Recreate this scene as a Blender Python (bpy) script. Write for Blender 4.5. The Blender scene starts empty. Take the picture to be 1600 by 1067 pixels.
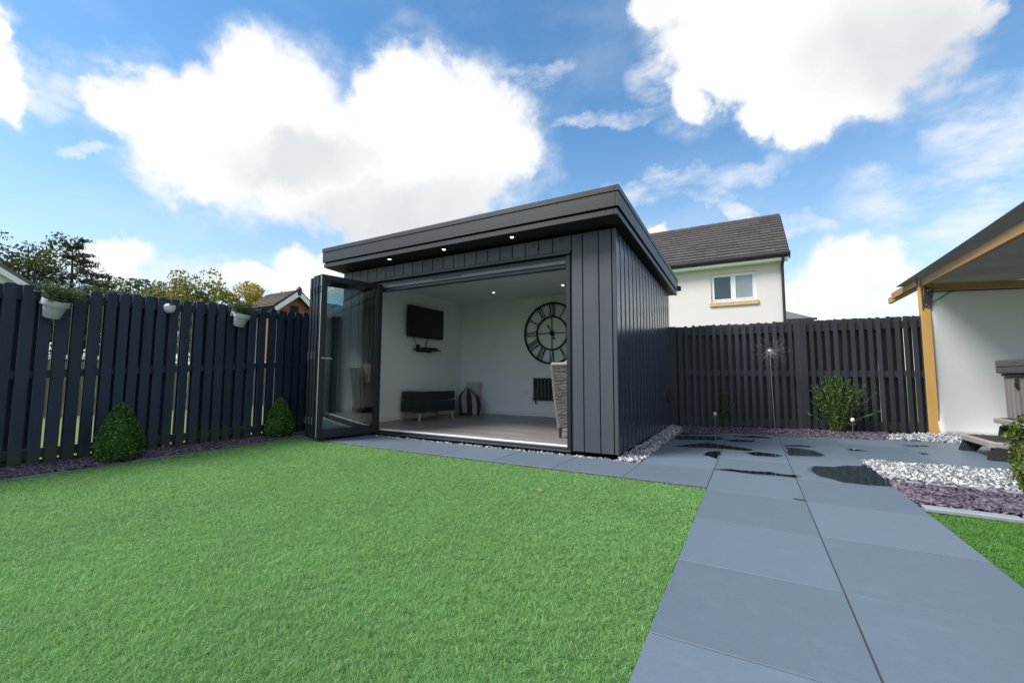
import bpy, bmesh, math, random
import numpy as np
from mathutils import Vector, Matrix
random.seed(7); np.random.seed(7)
rad = math.radians
scn = bpy.context.scene
COL = scn.collection

# ------------------------------------------------------------------ camera
cam_d = bpy.data.cameras.new('camera'); cam = bpy.data.objects.new('camera', cam_d); COL.objects.link(cam)
YAW, PITCH, ROLL = rad(-29.47), rad(4.526), rad(0.18)
fw = Vector((math.sin(YAW)*math.cos(PITCH), math.cos(YAW)*math.cos(PITCH), math.sin(PITCH)))
rt = Vector((math.cos(YAW), -math.sin(YAW), 0)); up = rt.cross(fw)
r2 = math.cos(ROLL)*rt + math.sin(ROLL)*up; u2 = -math.sin(ROLL)*rt + math.cos(ROLL)*up
cam.matrix_world = Matrix(((r2.x, u2.x, -fw.x, 0), (r2.y, u2.y, -fw.y, 0), (r2.z, u2.z, -fw.z, .85), (0, 0, 0, 1)))
cam_d.sensor_width = 36; cam_d.lens = 662.5/1600*36; cam_d.clip_start = .05; cam_d.clip_end = 2000
scn.camera = cam

# ------------------------------------------------------------------ sun, exposure
SUN_EL, SUN_AZ = 48, 225            # azimuth clockwise from +Y: behind the camera, to its left
SKY_STRENGTH = .062
sd = bpy.data.lights.new('sun', 'SUN'); sun = bpy.data.objects.new('sun', sd); COL.objects.link(sun)
sd.energy = 1.5; sd.angle = rad(22); sd.color = (1, .975, .94)
tosun = Vector((math.sin(rad(SUN_AZ))*math.cos(rad(SUN_EL)), math.cos(rad(SUN_AZ))*math.cos(rad(SUN_EL)), math.sin(rad(SUN_EL))))
sun.rotation_euler = tosun.to_track_quat('Z', 'Y').to_euler(); sun.location = (0, -5, 12)
vs = scn.view_settings
vs.view_transform = 'Standard'; vs.look = 'None'; vs.gamma = 1; vs.exposure = 1.85; vs.use_curve_mapping = False
scn.cycles.max_bounces = 8; scn.cycles.transparent_max_bounces = 12
scn.cycles.caustics_reflective = False; scn.cycles.caustics_refractive = False

# ------------------------------------------------------------------ sky: Nishita with cumulus and thin veils, all by direction
CUMULUS = [
    (-72.9, 26.6, 3.5, 1.6, 0.3, -3.9),
    (-69.4, 25.4, 5.6, 2.1, 0.3, -4.9),
    (-64.8, 24.1, 7.7, 2.2, 0.3, -6.2),
    (-59.2, 29.6, 6.5, 1.9, 0.3, -6.1),
    (-56.9, 24.9, 10.3, 2.3, 0.3, -6.6),
    (-50.1, 23.6, 10.5, 1.6, 0.2, -5.8),
    (-43.8, 32.1, 6.6, 0.9, 0.2, -6.6),
    (-36.8, 31.7, 8.7, 0.6, 0.1, -6.1),
    (-31.8, 28.4, 6.3, 0.1, 0.0, -6.0),
    (-40.1, 24.7, 11.9, 1.0, 0.1, -6.2),
    (-45.1, 20.1, 8.7, 0.9, 0.1, -2.7),
    (-7.6, 40.8, 4.4, -1.1, -0.1, -2.4),
    (-1.7, 36.7, 6.0, -1.9, -0.2, -5.2),
    (-5.2, 32.2, 2.8, -0.7, -0.1, -3.2),
    (6.3, 34.4, 7.7, -3.1, -0.4, -7.0),
    (13.4, 32.3, 6.8, -3.3, -0.3, -5.8),
    (18.2, 32.1, 3.7, -2.1, -0.2, -3.8),
    (2.4, 28.3, 2.8, -0.8, -0.1, -3.2),
    (5.8, 26.1, 3.1, -1.0, -0.1, -3.1),
    (10.0, 28.1, 4.9, -1.9, -0.2, -4.4),
    (-74.5, 11.3, 4.4, 0.9, 0.1, -2.3),
    (-55.7, 14.3, 4.7, 0.6, 0.1, -2.1),
    (-57.0, 11.5, 9.4, 1.0, 0.1, -2.1),
    (9.6, 11.3, 4.8, -0.7, -0.1, -3.0),
    (6.2, 8.6, 7.7, -0.8, -0.1, -2.8),
    (-9.9, 18.7, 1.8, -0.2, -0.0, -1.1),
    (-80.9, 28.1, 1.9, 0.8, 0.1, -1.6),
    (-80.6, 24.7, 1.9, 0.8, 0.2, -2.8),
]
VEIL = [
    (20.6, 20.4, 3.9, -1.6, -0.3, -4.5),
    (21.5, 17.4, 2.3, -0.8, -0.2, -2.9),
    (-9.0, 23.4, 12.8, -0.5, 0.1, -1.6),
    (1.0, 18.9, 9.1, -5.1, -0.4, -1.1),
    (-18.8, 32.1, 5.1, -0.1, 0.1, -1.1),
    (-26.9, 37.7, 4.2, 0.5, 0.3, -1.6),
    (-77.0, 20.5, 1.3, 0.2, -0.0, -0.6),
    (-72.7, 19.5, 1.8, 0.1, -0.1, -0.6),
    (-76.7, 24.5, 3.7, -1.2, -0.6, -2.1),
    (-7.0, 35.6, 4.9, -1.2, -0.2, -6.9),
    (-11.2, 31.3, 2.7, -0.5, -0.0, -0.9),
    (15.8, 15.7, 7.4, -2.0, -0.2, -3.6),
    (18.0, 16.8, 5.0, -1.5, -0.1, -2.3),
    (-66.9, 9.9, 16.6, 2.3, 0.1, -2.7),
    (12.9, 5.6, 8.8, -0.8, -0.2, -3.8),
    (0.7, 10.2, 9.2, -0.9, -0.1, -3.0),
]
GREY = [
    (-43.5, 21.0, 15.5, 3.0, 0.6, -4.0),
    (15.3, 29.9, 7.4, -3.6, -0.4, -6.9),
    (-56.1, 24.4, 8.3, 1.7, 0.1, -2.8),
]
# the rest of the dome, out of frame, in the same broken cloud
_r = random.Random(3)
for _ in range(26):
    az = _r.uniform(75, 240); el = _r.uniform(12, 75); w = _r.uniform(8, 16)
    CUMULUS.append((az, el, w, _r.uniform(-2, 2), _r.uniform(-1, 1), -w*_r.uniform(.4, .7)))
for az, el, w in ((-50, 62, 11), (30, 60, 12), (-116, 35, 10), (48, 24, 10), (-116, 14, 12), (44, 9, 12), (-10, 76, 12)):
    CUMULUS.append((az, el, w, 1, 0, -w*.55))
world = bpy.data.worlds.new('World'); scn.world = world; world.use_nodes = True
nt = world.node_tree; N = nt.nodes; L = nt.links; N.clear()
def nd(t, **k):
    n = N.new(t)
    for a, b in k.items(): setattr(n, a, b)
    return n
def mth(op, a, b=None, c=None, clamp=False):
    n = nd('ShaderNodeMath', operation=op, use_clamp=clamp)
    for i, v in enumerate((a, b, c)):
        if v is None: continue
        if isinstance(v, (int, float)): n.inputs[i].default_value = v
        else: L.new(v, n.inputs[i])
    return n.outputs[0]
def vdot(a, vec):
    n = nd('ShaderNodeVectorMath', operation='DOT_PRODUCT'); L.new(a, n.inputs[0]); n.inputs[1].default_value = vec
    return n.outputs['Value']
def noise(vec, scale, detail, rough=.55, col=False, sc=None):
    if sc is not None:
        m = nd('ShaderNodeVectorMath', operation='MULTIPLY'); L.new(vec, m.inputs[0]); m.inputs[1].default_value = sc; vec = m.outputs[0]
    n = nd('ShaderNodeTexNoise'); n.inputs['Scale'].default_value = scale; n.inputs['Detail'].default_value = detail
    n.inputs['Roughness'].default_value = rough; L.new(vec, n.inputs['Vector'])
    return n.outputs['Color' if col else 'Fac']
def sstep(v, a, b):
    n = nd('ShaderNodeMapRange', interpolation_type='SMOOTHSTEP'); L.new(v, n.inputs['Value'])
    n.inputs['From Min'].default_value = a; n.inputs['From Max'].default_value = b
    return n.outputs['Result']
tc = nd('ShaderNodeTexCoord'); DIR = tc.outputs['Generated']
# ragged edges: push the direction about with noise before the cloud shapes are read
w1 = nd('ShaderNodeVectorMath', operation='SUBTRACT'); L.new(noise(DIR, 5.5, 7, .6, True), w1.inputs[0]); w1.inputs[1].default_value = (.5, .5, .5)
w2 = nd('ShaderNodeVectorMath', operation='MULTIPLY_ADD'); L.new(w1.outputs[0], w2.inputs[0]); w2.inputs[1].default_value = (.19, .19, .19); L.new(DIR, w2.inputs[2])
WDIR = w2.outputs[0]
def blobs(rows, vec, smooth):
    acc = None
    for az, el, ax, ay, bx, by in rows:
        az, el = rad(az), rad(el)
        d = np.array((math.sin(az)*math.cos(el), math.cos(az)*math.cos(el), math.sin(el)))
        ea = np.array((math.cos(az), -math.sin(az), 0)); ee = np.cross(ea, d)
        B = np.radians(np.array(((ax, bx), (ay, by)))); D = np.linalg.inv(B)
        e1 = D[0, 0]*ea + D[0, 1]*ee; e2 = D[1, 0]*ea + D[1, 1]*ee
        u = vdot(vec, tuple(e1)); v = vdot(vec, tuple(e2))
        front = mth('MULTIPLY', mth('LESS_THAN', vdot(vec, tuple(d)), 0), 20)
        q = mth('MULTIPLY_ADD', u, u, mth('MULTIPLY_ADD', v, v, front))
        m = mth('SUBTRACT', 1, q)
        acc = m if acc is None else mth('SMOOTH_MAX', acc, m, smooth)
    return acc
fine = noise(DIR, 12, 8, .58)
cden = mth('MULTIPLY_ADD', mth('SUBTRACT', fine, .5), 1.5, blobs(CUMULUS, WDIR, .25))
calpha = sstep(cden, -.16, .52)
wisp = noise(DIR, 7, 7, .62, sc=(1, 1, 2.6))
halo = mth('MULTIPLY', mth('MULTIPLY', sstep(cden, -1.0, .45), sstep(wisp, .28, .70)), .55)   # torn vapour round the heaps
vden = mth('MULTIPLY', sstep(blobs(VEIL, WDIR, .3), -.55, .9), sstep(wisp, .30, .66))
film = mth('MULTIPLY', sstep(noise(DIR, 2.2, 6, .6, sc=(1, 1, 2)), .45, .85), .30)
valpha = mth('MAXIMUM', mth('MAXIMUM', mth('MULTIPLY', vden, .78), film), halo)
sky = nd('ShaderNodeTexSky', sky_type='NISHITA', sun_disc=False)
sky.sun_elevation = rad(SUN_EL); sky.sun_rotation = rad(SUN_AZ); sky.air_density = 1.0; sky.dust_density = .4; sky.ozone_density = 2.0
hs = nd('ShaderNodeHueSaturation'); hs.inputs['Hue'].default_value = .493; hs.inputs['Saturation'].default_value = 1.22; hs.inputs['Value'].default_value = .98; L.new(sky.outputs[0], hs.inputs['Color'])
body = sstep(noise(WDIR, 4.2, 6, .55), .35, .72)
shade = mth('ADD', mth('MULTIPLY', sstep(blobs(GREY, WDIR, .3), -.6, 1.0), mth('MULTIPLY_ADD', body, .35, .65)), mth('MULTIPLY', sstep(noise(DIR, 4, 3, .5), .40, .75), .25), clamp=True)
cm = nd('ShaderNodeMix', data_type='RGBA'); L.new(shade, cm.inputs['Factor'])
CLOUD_V = 4.75
cm.inputs['A'].default_value = (CLOUD_V, CLOUD_V*1.0, CLOUD_V*1.0, 1); cm.inputs['B'].default_value = (CLOUD_V*.69, CLOUD_V*.715, CLOUD_V*.75, 1)
sep = nd('ShaderNodeSeparateXYZ'); L.new(DIR, sep.inputs[0])
hazef = mth('MULTIPLY', mth('POWER', mth('SUBTRACT', 1, mth('MULTIPLY', mth('ABSOLUTE', sep.outputs['Z']), 1.65), clamp=True), 2.0), .72)   # the air whitens to the horizon, all the way round
m0 = nd('ShaderNodeMix', data_type='RGBA'); L.new(hazef, m0.inputs['Factor']); L.new(hs.outputs[0], m0.inputs['A']); m0.inputs['B'].default_value = (3.9, 4.2, 4.45, 1)
m1 = nd('ShaderNodeMix', data_type='RGBA'); L.new(valpha, m1.inputs['Factor']); L.new(m0.outputs['Result'], m1.inputs['A']); m1.inputs['B'].default_value = (4.35, 4.5, 4.65, 1)
m2 = nd('ShaderNodeMix', data_type='RGBA'); L.new(calpha, m2.inputs['Factor']); L.new(m1.outputs['Result'], m2.inputs['A']); L.new(cm.outputs['Result'], m2.inputs['B'])
bg = nd('ShaderNodeBackground'); bg.inputs['Strength'].default_value = SKY_STRENGTH; L.new(m2.outputs['Result'], bg.inputs['Color'])
wo = nd('ShaderNodeOutputWorld'); L.new(bg.outputs[0], wo.inputs['Surface'])
world.cycles.sampling_method = 'MANUAL'; world.cycles.sample_map_resolution = 512

# ------------------------------------------------------------------ materials
def pm(name, base, rough=.6, var=.12, nscale=8, stretch=(1, 1, 1), bump=0, bscale=60, bstretch=None, rand=.0, isl=.0, metal=0, spec=.5,
       dirt=None, dirtscale=3, dirtamt=.4, transl=0, coat=0, algae=0, hue=.0, sheen=0):
    m = bpy.data.materials.new(name); m.use_nodes = True; t = m.node_tree; n = t.nodes; l = t.links
    p = n['Principled BSDF']; out = n['Material Output']
    tcn = n.new('ShaderNodeTexCoord'); mp = n.new('ShaderNodeMapping'); mp.inputs['Scale'].default_value = stretch
    l.new(tcn.outputs['Object'], mp.inputs['Vector'])
    oi = n.new('ShaderNodeObjectInfo')
    addv = n.new('ShaderNodeVectorMath'); addv.operation = 'MULTIPLY_ADD'     # each copy reads another bit of the pattern
    l.new(oi.outputs['Random'], addv.inputs[0]); addv.inputs[1].default_value = (17, 31, 23); l.new(mp.outputs[0], addv.inputs[2])
    nz = n.new('ShaderNodeTexNoise'); nz.inputs['Scale'].default_value = nscale; nz.inputs['Detail'].default_value = 6; nz.inputs['Roughness'].default_value = .6
    l.new(addv.outputs[0], nz.inputs['Vector'])
    def ma(op, a, b, c=None):
        q = n.new('ShaderNodeMath'); q.operation = op
        for i, v in enumerate((a, b, c)):
            if v is None: continue
            if isinstance(v, (int, float)): q.inputs[i].default_value = v
            else: l.new(v, q.inputs[i])
        return q.outputs[0]
    f = ma('MULTIPLY_ADD', ma('SUBTRACT', nz.outputs['Fac'], .5), 4*var, 1)
    if rand: f = ma('MULTIPLY', f, ma('MULTIPLY_ADD', ma('SUBTRACT', oi.outputs['Random'], .5), 2*rand, 1))
    ge = None
    if isl or hue:
        ge = n.new('ShaderNodeNewGeometry')
        f = ma('MULTIPLY', f, ma('MULTIPLY_ADD', ma('SUBTRACT', ge.outputs['Random Per Island'], .5), 2*isl, 1))
    col = n.new('ShaderNodeVectorMath'); col.operation = 'SCALE'
    if isinstance(base[0], (tuple, list)):                          # a ramp of colours, one per island
        cr = n.new('ShaderNodeValToRGB'); cr.color_ramp.interpolation = 'LINEAR'
        while len(cr.color_ramp.elements) < len(base): cr.color_ramp.elements.new(.5)
        for i, c in enumerate(base):
            e = cr.color_ramp.elements[i]; e.position = i/(len(base)-1); e.color = (*c, 1)
        if ge is None: ge = n.new('ShaderNodeNewGeometry')
        wn = n.new('ShaderNodeTexWhiteNoise'); wn.noise_dimensions = '1D'; l.new(ge.outputs['Random Per Island'], wn.inputs['W'])
        l.new(wn.outputs['Value'], cr.inputs[0]); l.new(cr.outputs[0], col.inputs[0])
    else: col.inputs[0].default_value = base
    l.new(f, col.inputs['Scale']); c = col.outputs[0]
    if dirt is not None:
        dn = n.new('ShaderNodeTexNoise'); dn.inputs['Scale'].default_value = dirtscale; dn.inputs['Detail'].default_value = 7; dn.inputs['Roughness'].default_value = .65
        l.new(addv.outputs[0], dn.inputs['Vector'])
        mr = n.new('ShaderNodeMapRange'); mr.interpolation_type = 'SMOOTHSTEP'; mr.inputs['From Min'].default_value = .5; mr.inputs['From Max'].default_value = .75; mr.inputs['To Max'].default_value = dirtamt
        l.new(dn.outputs['Fac'], mr.inputs['Value'])
        mx = n.new('ShaderNodeMix'); mx.data_type = 'RGBA'; l.new(mr.outputs[0], mx.inputs['Factor']); l.new(c, mx.inputs['A']); mx.inputs['B'].default_value = (*dirt, 1); c = mx.outputs['Result']
    if algae:                                                        # green bloom creeping up from the foot of each board
        sx = n.new('ShaderNodeSeparateXYZ'); l.new(tcn.outputs['Object'], sx.inputs[0])
        an = n.new('ShaderNodeTexNoise'); an.inputs['Scale'].default_value = 9; an.inputs['Detail'].default_value = 5; l.new(addv.outputs[0], an.inputs['Vector'])
        mr2 = n.new('ShaderNodeMapRange'); mr2.interpolation_type = 'SMOOTHSTEP'; mr2.inputs['From Min'].default_value = .02; mr2.inputs['From Max'].default_value = -.14; mr2.inputs['To Max'].default_value = algae
        l.new(ma('MULTIPLY_ADD', an.outputs['Fac'], -.34, sx.outputs['Z']), mr2.inputs['Value'])
        mx2 = n.new('ShaderNodeMix'); mx2.data_type = 'RGBA'; l.new(mr2.outputs[0], mx2.inputs['Factor']); l.new(c, mx2.inputs['A']); mx2.inputs['B'].default_value = (.034, .044, .022, 1); c = mx2.outputs['Result']
    l.new(c, p.inputs['Base Color'])
    p.inputs['Roughness'].default_value = rough; p.inputs['Metallic'].default_value = metal; p.inputs['Specular IOR Level'].default_value = spec
    if coat: p.inputs['Coat Weight'].default_value = coat; p.inputs['Coat Roughness'].default_value = .15
    if sheen: p.inputs['Sheen Weight'].default_value = sheen
    if bump:
        bn = n.new('ShaderNodeTexNoise'); bn.inputs['Scale'].default_value = bscale; bn.inputs['Detail'].default_value = 5
        if bstretch:
            mp2 = n.new('ShaderNodeMapping'); mp2.inputs['Scale'].default_value = bstretch; l.new(addv.outputs[0], mp2.inputs['Vector']); l.new(mp2.outputs[0], bn.inputs['Vector'])
        else: l.new(addv.outputs[0], bn.inputs['Vector'])
        bu = n.new('ShaderNodeBump'); bu.inputs['Strength'].default_value = bump; bu.inputs['Distance'].default_value = .004
        l.new(bn.outputs['Fac'], bu.inputs['Height']); l.new(bu.outputs[0], p.inputs['Normal'])
    if transl:
        tr = n.new('ShaderNodeBsdfTranslucent'); l.new(c, tr.inputs['Color']); ms = n.new('ShaderNodeMixShader'); ms.inputs[0].default_value = transl
        l.new(p.outputs[0], ms.inputs[1]); l.new(tr.outputs[0], ms.inputs[2]); l.new(ms.outputs[0], out.inputs['Surface'])
    return m
def emit(name, col, s):
    m = bpy.data.materials.new(name); m.use_nodes = True; p = m.node_tree.nodes['Principled BSDF']
    p.inputs['Base Color'].default_value = (*col, 1); p.inputs['Emission Color'].default_value = (*col, 1); p.inputs['Emission Strength'].default_value = s
    return m
def glassy(name, tint, ior=1.5, rough=0.0, boost=1.0):
    m = bpy.data.materials.new(name); m.use_nodes = True; t = m.node_tree; n = t.nodes; l = t.links; n.clear()
    fr = n.new('ShaderNodeFresnel'); fr.inputs['IOR'].default_value = ior
    mu = n.new('ShaderNodeMath'); mu.operation = 'MULTIPLY'; mu.use_clamp = True; mu.inputs[1].default_value = boost; l.new(fr.outputs[0], mu.inputs[0])
    tr = n.new('ShaderNodeBsdfTransparent'); tr.inputs[0].default_value = (*tint, 1)
    gl = n.new('ShaderNodeBsdfGlossy'); gl.inputs['Roughness'].default_value = rough
    mx = n.new('ShaderNodeMixShader'); l.new(mu.outputs[0], mx.inputs[0]); l.new(tr.outputs[0], mx.inputs[1]); l.new(gl.outputs[0], mx.inputs[2])
    o = n.new('ShaderNodeOutputMaterial'); l.new(mx.outputs[0], o.inputs['Surface'])
    return m
V = {}
V['fence'] = pm('fence_paint', (.0125, .0245, .053), .62, .24, 14, (1, 1, .07), .55, 40, (1, 1, .06), rand=.26, dirt=(.05, .055, .05), dirtscale=2.2, dirtamt=.25, algae=.75)
V['fence2'] = pm('fence_paint_worn', (.029, .032, .041), .66, .24, 14, (1, 1, .07), .55, 40, (1, 1, .06), rand=.22, dirt=(.07, .068, .065), dirtscale=2.2, dirtamt=.3)
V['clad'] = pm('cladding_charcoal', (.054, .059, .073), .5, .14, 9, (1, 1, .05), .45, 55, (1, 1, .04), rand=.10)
V['cladside'] = pm('cladding_side_sky_tint', (.036, .046, .072), .21, .10, 9, (1, 1, .05), .02, 55, (1, 1, .04), rand=.08)  # bluer copy for the side wall: sky sheen put into the colour
V['fascia'] = pm('fascia_charcoal', (.018, .019, .021), .42, .12, 9, (.05, 1, 1), .3, 50, (.05, 1, 1), rand=.06)
V['soffit'] = pm('soffit_charcoal', (.013, .0135, .015), .6, .12, 9, (.05, 1, 1), .3, 50, (.05, 1, 1))
V['alu'] = pm('anthracite_aluminium', (.009, .013, .020), .36, .06, 5, rand=.05)
V['alugrey'] = pm('grey_aluminium_strip', (.10, .11, .12), .38, .08, 5)
V['silver'] = pm('bright_aluminium', (.62, .63, .64), .28, .08, 6, metal=.8)
V['steel'] = pm('brushed_steel', (.5, .5, .5), .35, .1, 8, metal=1)
V['rubber'] = pm('black_rubber', (.012, .012, .013), .7, .1, 8)
V['void'] = pm('dark_membrane', (.008, .008, .009), .9, .1, 8)
V['plaster'] = pm('white_plaster', (.78, .80, .82), .85, .02, 2, bump=.04, bscale=120)
V['skirt'] = pm('white_gloss_paint', (.74, .75, .76), .4, .02, 4)
V['oak'] = pm('grey_laminate', (.22, .20, .195), .34, .26, 5, (.35, 4, 4), .12, 30, (.1, 2, 1), rand=.16, dirt=(.10, .085, .075), dirtscale=4, dirtamt=.5)
V['paver'] = pm('slate_grey_porcelain', (.112, .150, .190), .46, .075, 55, (1, 1.8, 1), .22, 200, rand=.10, dirt=(.18, .22, .27), dirtscale=9, dirtamt=.22)
V['grout'] = pm('joint_sand', (.075, .066, .060), .9, .25, 60)
V['stone'] = pm('pale_edging_stone', (.26, .285, .31), .75, .18, 8, bump=.5, bscale=45, rand=.15)
V['stonedark'] = pm('weathered_edging_stone', (.10, .11, .125), .75, .25, 8, bump=.5, bscale=45, rand=.3)
V['pebble'] = pm('white_grey_pebble', [(.50, .51, .52), (.64, .64, .63), (.16, .17, .18), (.34, .35, .37), (.07, .07, .08), (.58, .59, .60), (.22, .23, .25), (.13, .13, .14)], .7, .16, 40)
V['slate'] = pm('plum_slate', [(.110, .076, .108), (.080, .062, .090), (.150, .108, .145), (.165, .140, .180), (.055, .045, .062), (.21, .18, .215)], .55, .2, 30)
V['soil'] = pm('dark_soil', (.045, .036, .034), .95, .3, 30)
V['turfbase'] = pm('turf_backing', (.05, .13, .035), .95, .2, 20)
V['turf'] = pm('turf_blade', [(.24, .47, .135), (.32, .545, .195), (.16, .36, .10), (.39, .60, .26), (.255, .50, .15), (.18, .395, .13)], .5, .09, 1.6, transl=.45, spec=.3)
V['turf2'] = pm('turf_blade_bright', [(.10, .28, .04), (.14, .33, .06), (.08, .22, .035), (.17, .35, .08)], .5, .12, 1.6, transl=.35, spec=.3)
V['field'] = pm('neighbour_grass', (.115, .165, .035), .9, .2, 1.2, dirt=(.08, .11, .035), dirtscale=.6, dirtamt=.6)
V['water'] = glassy('standing_water', (.66, .67, .68), 1.33, .015, 1.0)
V['damp'] = glassy('damp_stone', (.80, .82, .84), 1.2, .35, .5)
V['glass'] = glassy('door_glass', (.88, .93, .93), 1.5, 0, 2.0)
V['winglass'] = pm('window_glass', (.03, .035, .042), .03, 0, 4, spec=.9)
V['panepale'] = pm('window_glass_reflection', (.24, .27, .29), .05, .12, 1.5, spec=.9)  # right pane: its brighter reflection is painted into the glass colour
V['boxleaf'] = pm('box_leaf', [(.035, .11, .018), (.06, .155, .024), (.085, .20, .03), (.026, .085, .016), (.12, .23, .04)], .45, .15, 8, transl=.2)
V['boxleaf2'] = pm('box_leaf_yellow', [(.07, .12, .012), (.11, .16, .015), (.16, .19, .02), (.05, .10, .012), (.035, .075, .012), (.20, .20, .03)], .45, .15, 8, transl=.25)
V['shrubleaf'] = pm('shrub_leaf', [(.035, .10, .016), (.06, .14, .02), (.085, .19, .03), (.11, .19, .05)], .5, .15, 8, transl=.25)
V['heather'] = pm('heather_leaf', [(.06, .115, .03), (.09, .155, .045), (.13, .16, .07), (.05, .095, .028)], .6, .15, 8, transl=.2)
V['wire'] = pm('dull_wire', (.12, .124, .13), .5, .1, 8, metal=.5)
V['flower'] = pm('white_flower', (.75, .75, .72), .7, .05, 8)
V['treedark'] = pm('dark_tree_leaf', [(.045, .075, .02), (.075, .105, .022), (.12, .13, .025), (.035, .06, .022), (.18, .16, .03)], .6, .15, 2, transl=.25)
V['conifer'] = pm('conifer_needle', [(.020, .034, .022), (.03, .045, .026), (.04, .05, .024), (.016, .026, .018)], .65, .15, 2, transl=.15)
V['treegold'] = pm('golden_leaf', [(.34, .27, .015), (.45, .32, .02), (.27, .27, .02), (.52, .36, .03), (.20, .22, .02)], .6, .15, 2, transl=.4)
V['treelime'] = pm('lime_leaf', [(.14, .17, .025), (.24, .24, .03), (.09, .13, .03), (.34, .29, .03), (.06, .09, .03)], .6, .15, 2, transl=.35)
V['treefar'] = pm('far_leaf', [(.045, .075, .035), (.065, .10, .04), (.09, .12, .04), (.04, .065, .035)], .6, .15, 2, transl=.3)
V['bark'] = pm('bark', (.06, .048, .04), .9, .3, 10, (1, 1, .2), .6, 20)
V['twig'] = pm('twig', (.09, .065, .04), .8, .2, 20)
V['pot'] = pm('white_pot', (.50, .52, .56), .45, .06, 6, dirt=(.36, .37, .38), dirtscale=6, dirtamt=.35)
V['plasticwhite'] = pm('white_plastic', (.72, .74, .76), .35, .03, 6)
V['dark_panel'] = pm('solar_cell', (.01, .012, .02), .15, .05, 6)
V['pine'] = pm('treated_pine', (.52, .30, .085), .62, .2, 5, (1, 1, .1), .35, 30, (1, 1, .06), dirt=(.30, .15, .05), dirtscale=2, dirtamt=.4)
V['pinelong'] = pm('treated_pine_long', (.43, .24, .10), .62, .2, 5, (1, .1, 1), .35, 30, (1, .06, 1), dirt=(.20, .11, .05), dirtscale=2, dirtamt=.4)
V['canvas'] = pm('grey_canvas', (.30, .295, .29), .9, .07, 3, bump=.25, bscale=300, transl=.5)
V['screen'] = pm('white_screen_fabric', (.80, .79, .78), .8, .03, 1.2, bump=.1, bscale=2.5, transl=.25)
V['bracket'] = pm('brown_steel', (.05, .045, .045), .45, .1, 8, metal=.3)
V['tubside'] = pm('taupe_cabinet', (.19, .168, .158), .6, .12, 7, (3, 3, .12), .3, 40, (1, 1, .05), rand=.12)
V['tubcover'] = pm('grey_vinyl_cover', (.085, .085, .085), .5, .12, 5, bump=.5, bscale=90)
V['tread'] = pm('taupe_step_plastic', (.32, .285, .262), .5, .06, 6, bump=.2, bscale=90)
V['grip'] = pm('black_grip', (.020, .020, .022), .6, .1, 8, bump=.4, bscale=150)
V['render'] = pm('roughcast_render', (.63, .58, .572), .92, .06, .35, bump=.35, bscale=40, dirt=(.53, .515, .49), dirtscale=.5, dirtamt=.4)
V['rendwhite'] = pm('white_render', (.72, .72, .71), .9, .04, .6)
V['rooftile'] = pm('brown_concrete_tile', (.070, .058, .056), .75, .16, 6, rand=.22, bump=.3, bscale=40)
V['rooffar'] = pm('brown_roof_tile', (.085, .066, .055), .8, .2, 3, rand=.2)
V['roofgrey'] = pm('grey_roof_tile', (.11, .12, .12), .8, .15, 3, rand=.15)
V['upvc'] = pm('white_upvc', (.78, .79, .80), .35, .02, 4)
V['gutter'] = pm('black_gutter', (.015, .015, .016), .4, .05, 4)
V['sandstone'] = pm('sandstone_sill', (.52, .36, .19), .8, .12, 6)
V['brick'] = pm('brick_red', (.22, .10, .07), .85, .15, 5, rand=.2)
V['brownfence'] = pm('brown_timber', (.24, .15, .07), .8, .2, 4, (1, 1, .15), rand=.2)
V['navy'] = pm('navy_fabric', (.007, .008, .012), .9, .15, 40, bump=.3, bscale=260, sheen=.15)
V['oakleg'] = pm('oak_leg', (.40, .22, .11), .5, .15, 8, (1, 1, .2))
V['black'] = pm('black_metal', (.008, .008, .009), .75, .08, 8)
V['tvscreen'] = pm('television_glass', (.006, .006, .007), .22, .02, 3)
V['radiator'] = pm('anthracite_radiator', (.035, .037, .042), .4, .06, 6)
V['wick'] = pm('grey_wicker', [(.16, .143, .132), (.23, .21, .196), (.10, .09, .085), (.30, .275, .26)], .6, .15, 30)
V['wickdark'] = pm('wicker_gap', (.03, .027, .026), .8, .1, 20)
V['cushion'] = pm('beige_cushion', (.36, .315, .28), .9, .1, 20, bump=.3, bscale=200)
V['fluffy'] = pm('pale_fur', (.52, .50, .48), .95, .25, 14, bump=.9, bscale=40)
V['bagcream'] = pm('cream_stripe', (.34, .32, .30), .9, .1, 20, bump=.3, bscale=200)
V['bagdark'] = pm('charcoal_stripe', (.028, .027, .03), .9, .1, 20, bump=.3, bscale=200)
V['card'] = pm('pale_card', (.52, .50, .46), .8, .05, 5)
V['lamp'] = emit('lit_downlight', (1, .86, .66), 2.6)

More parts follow.
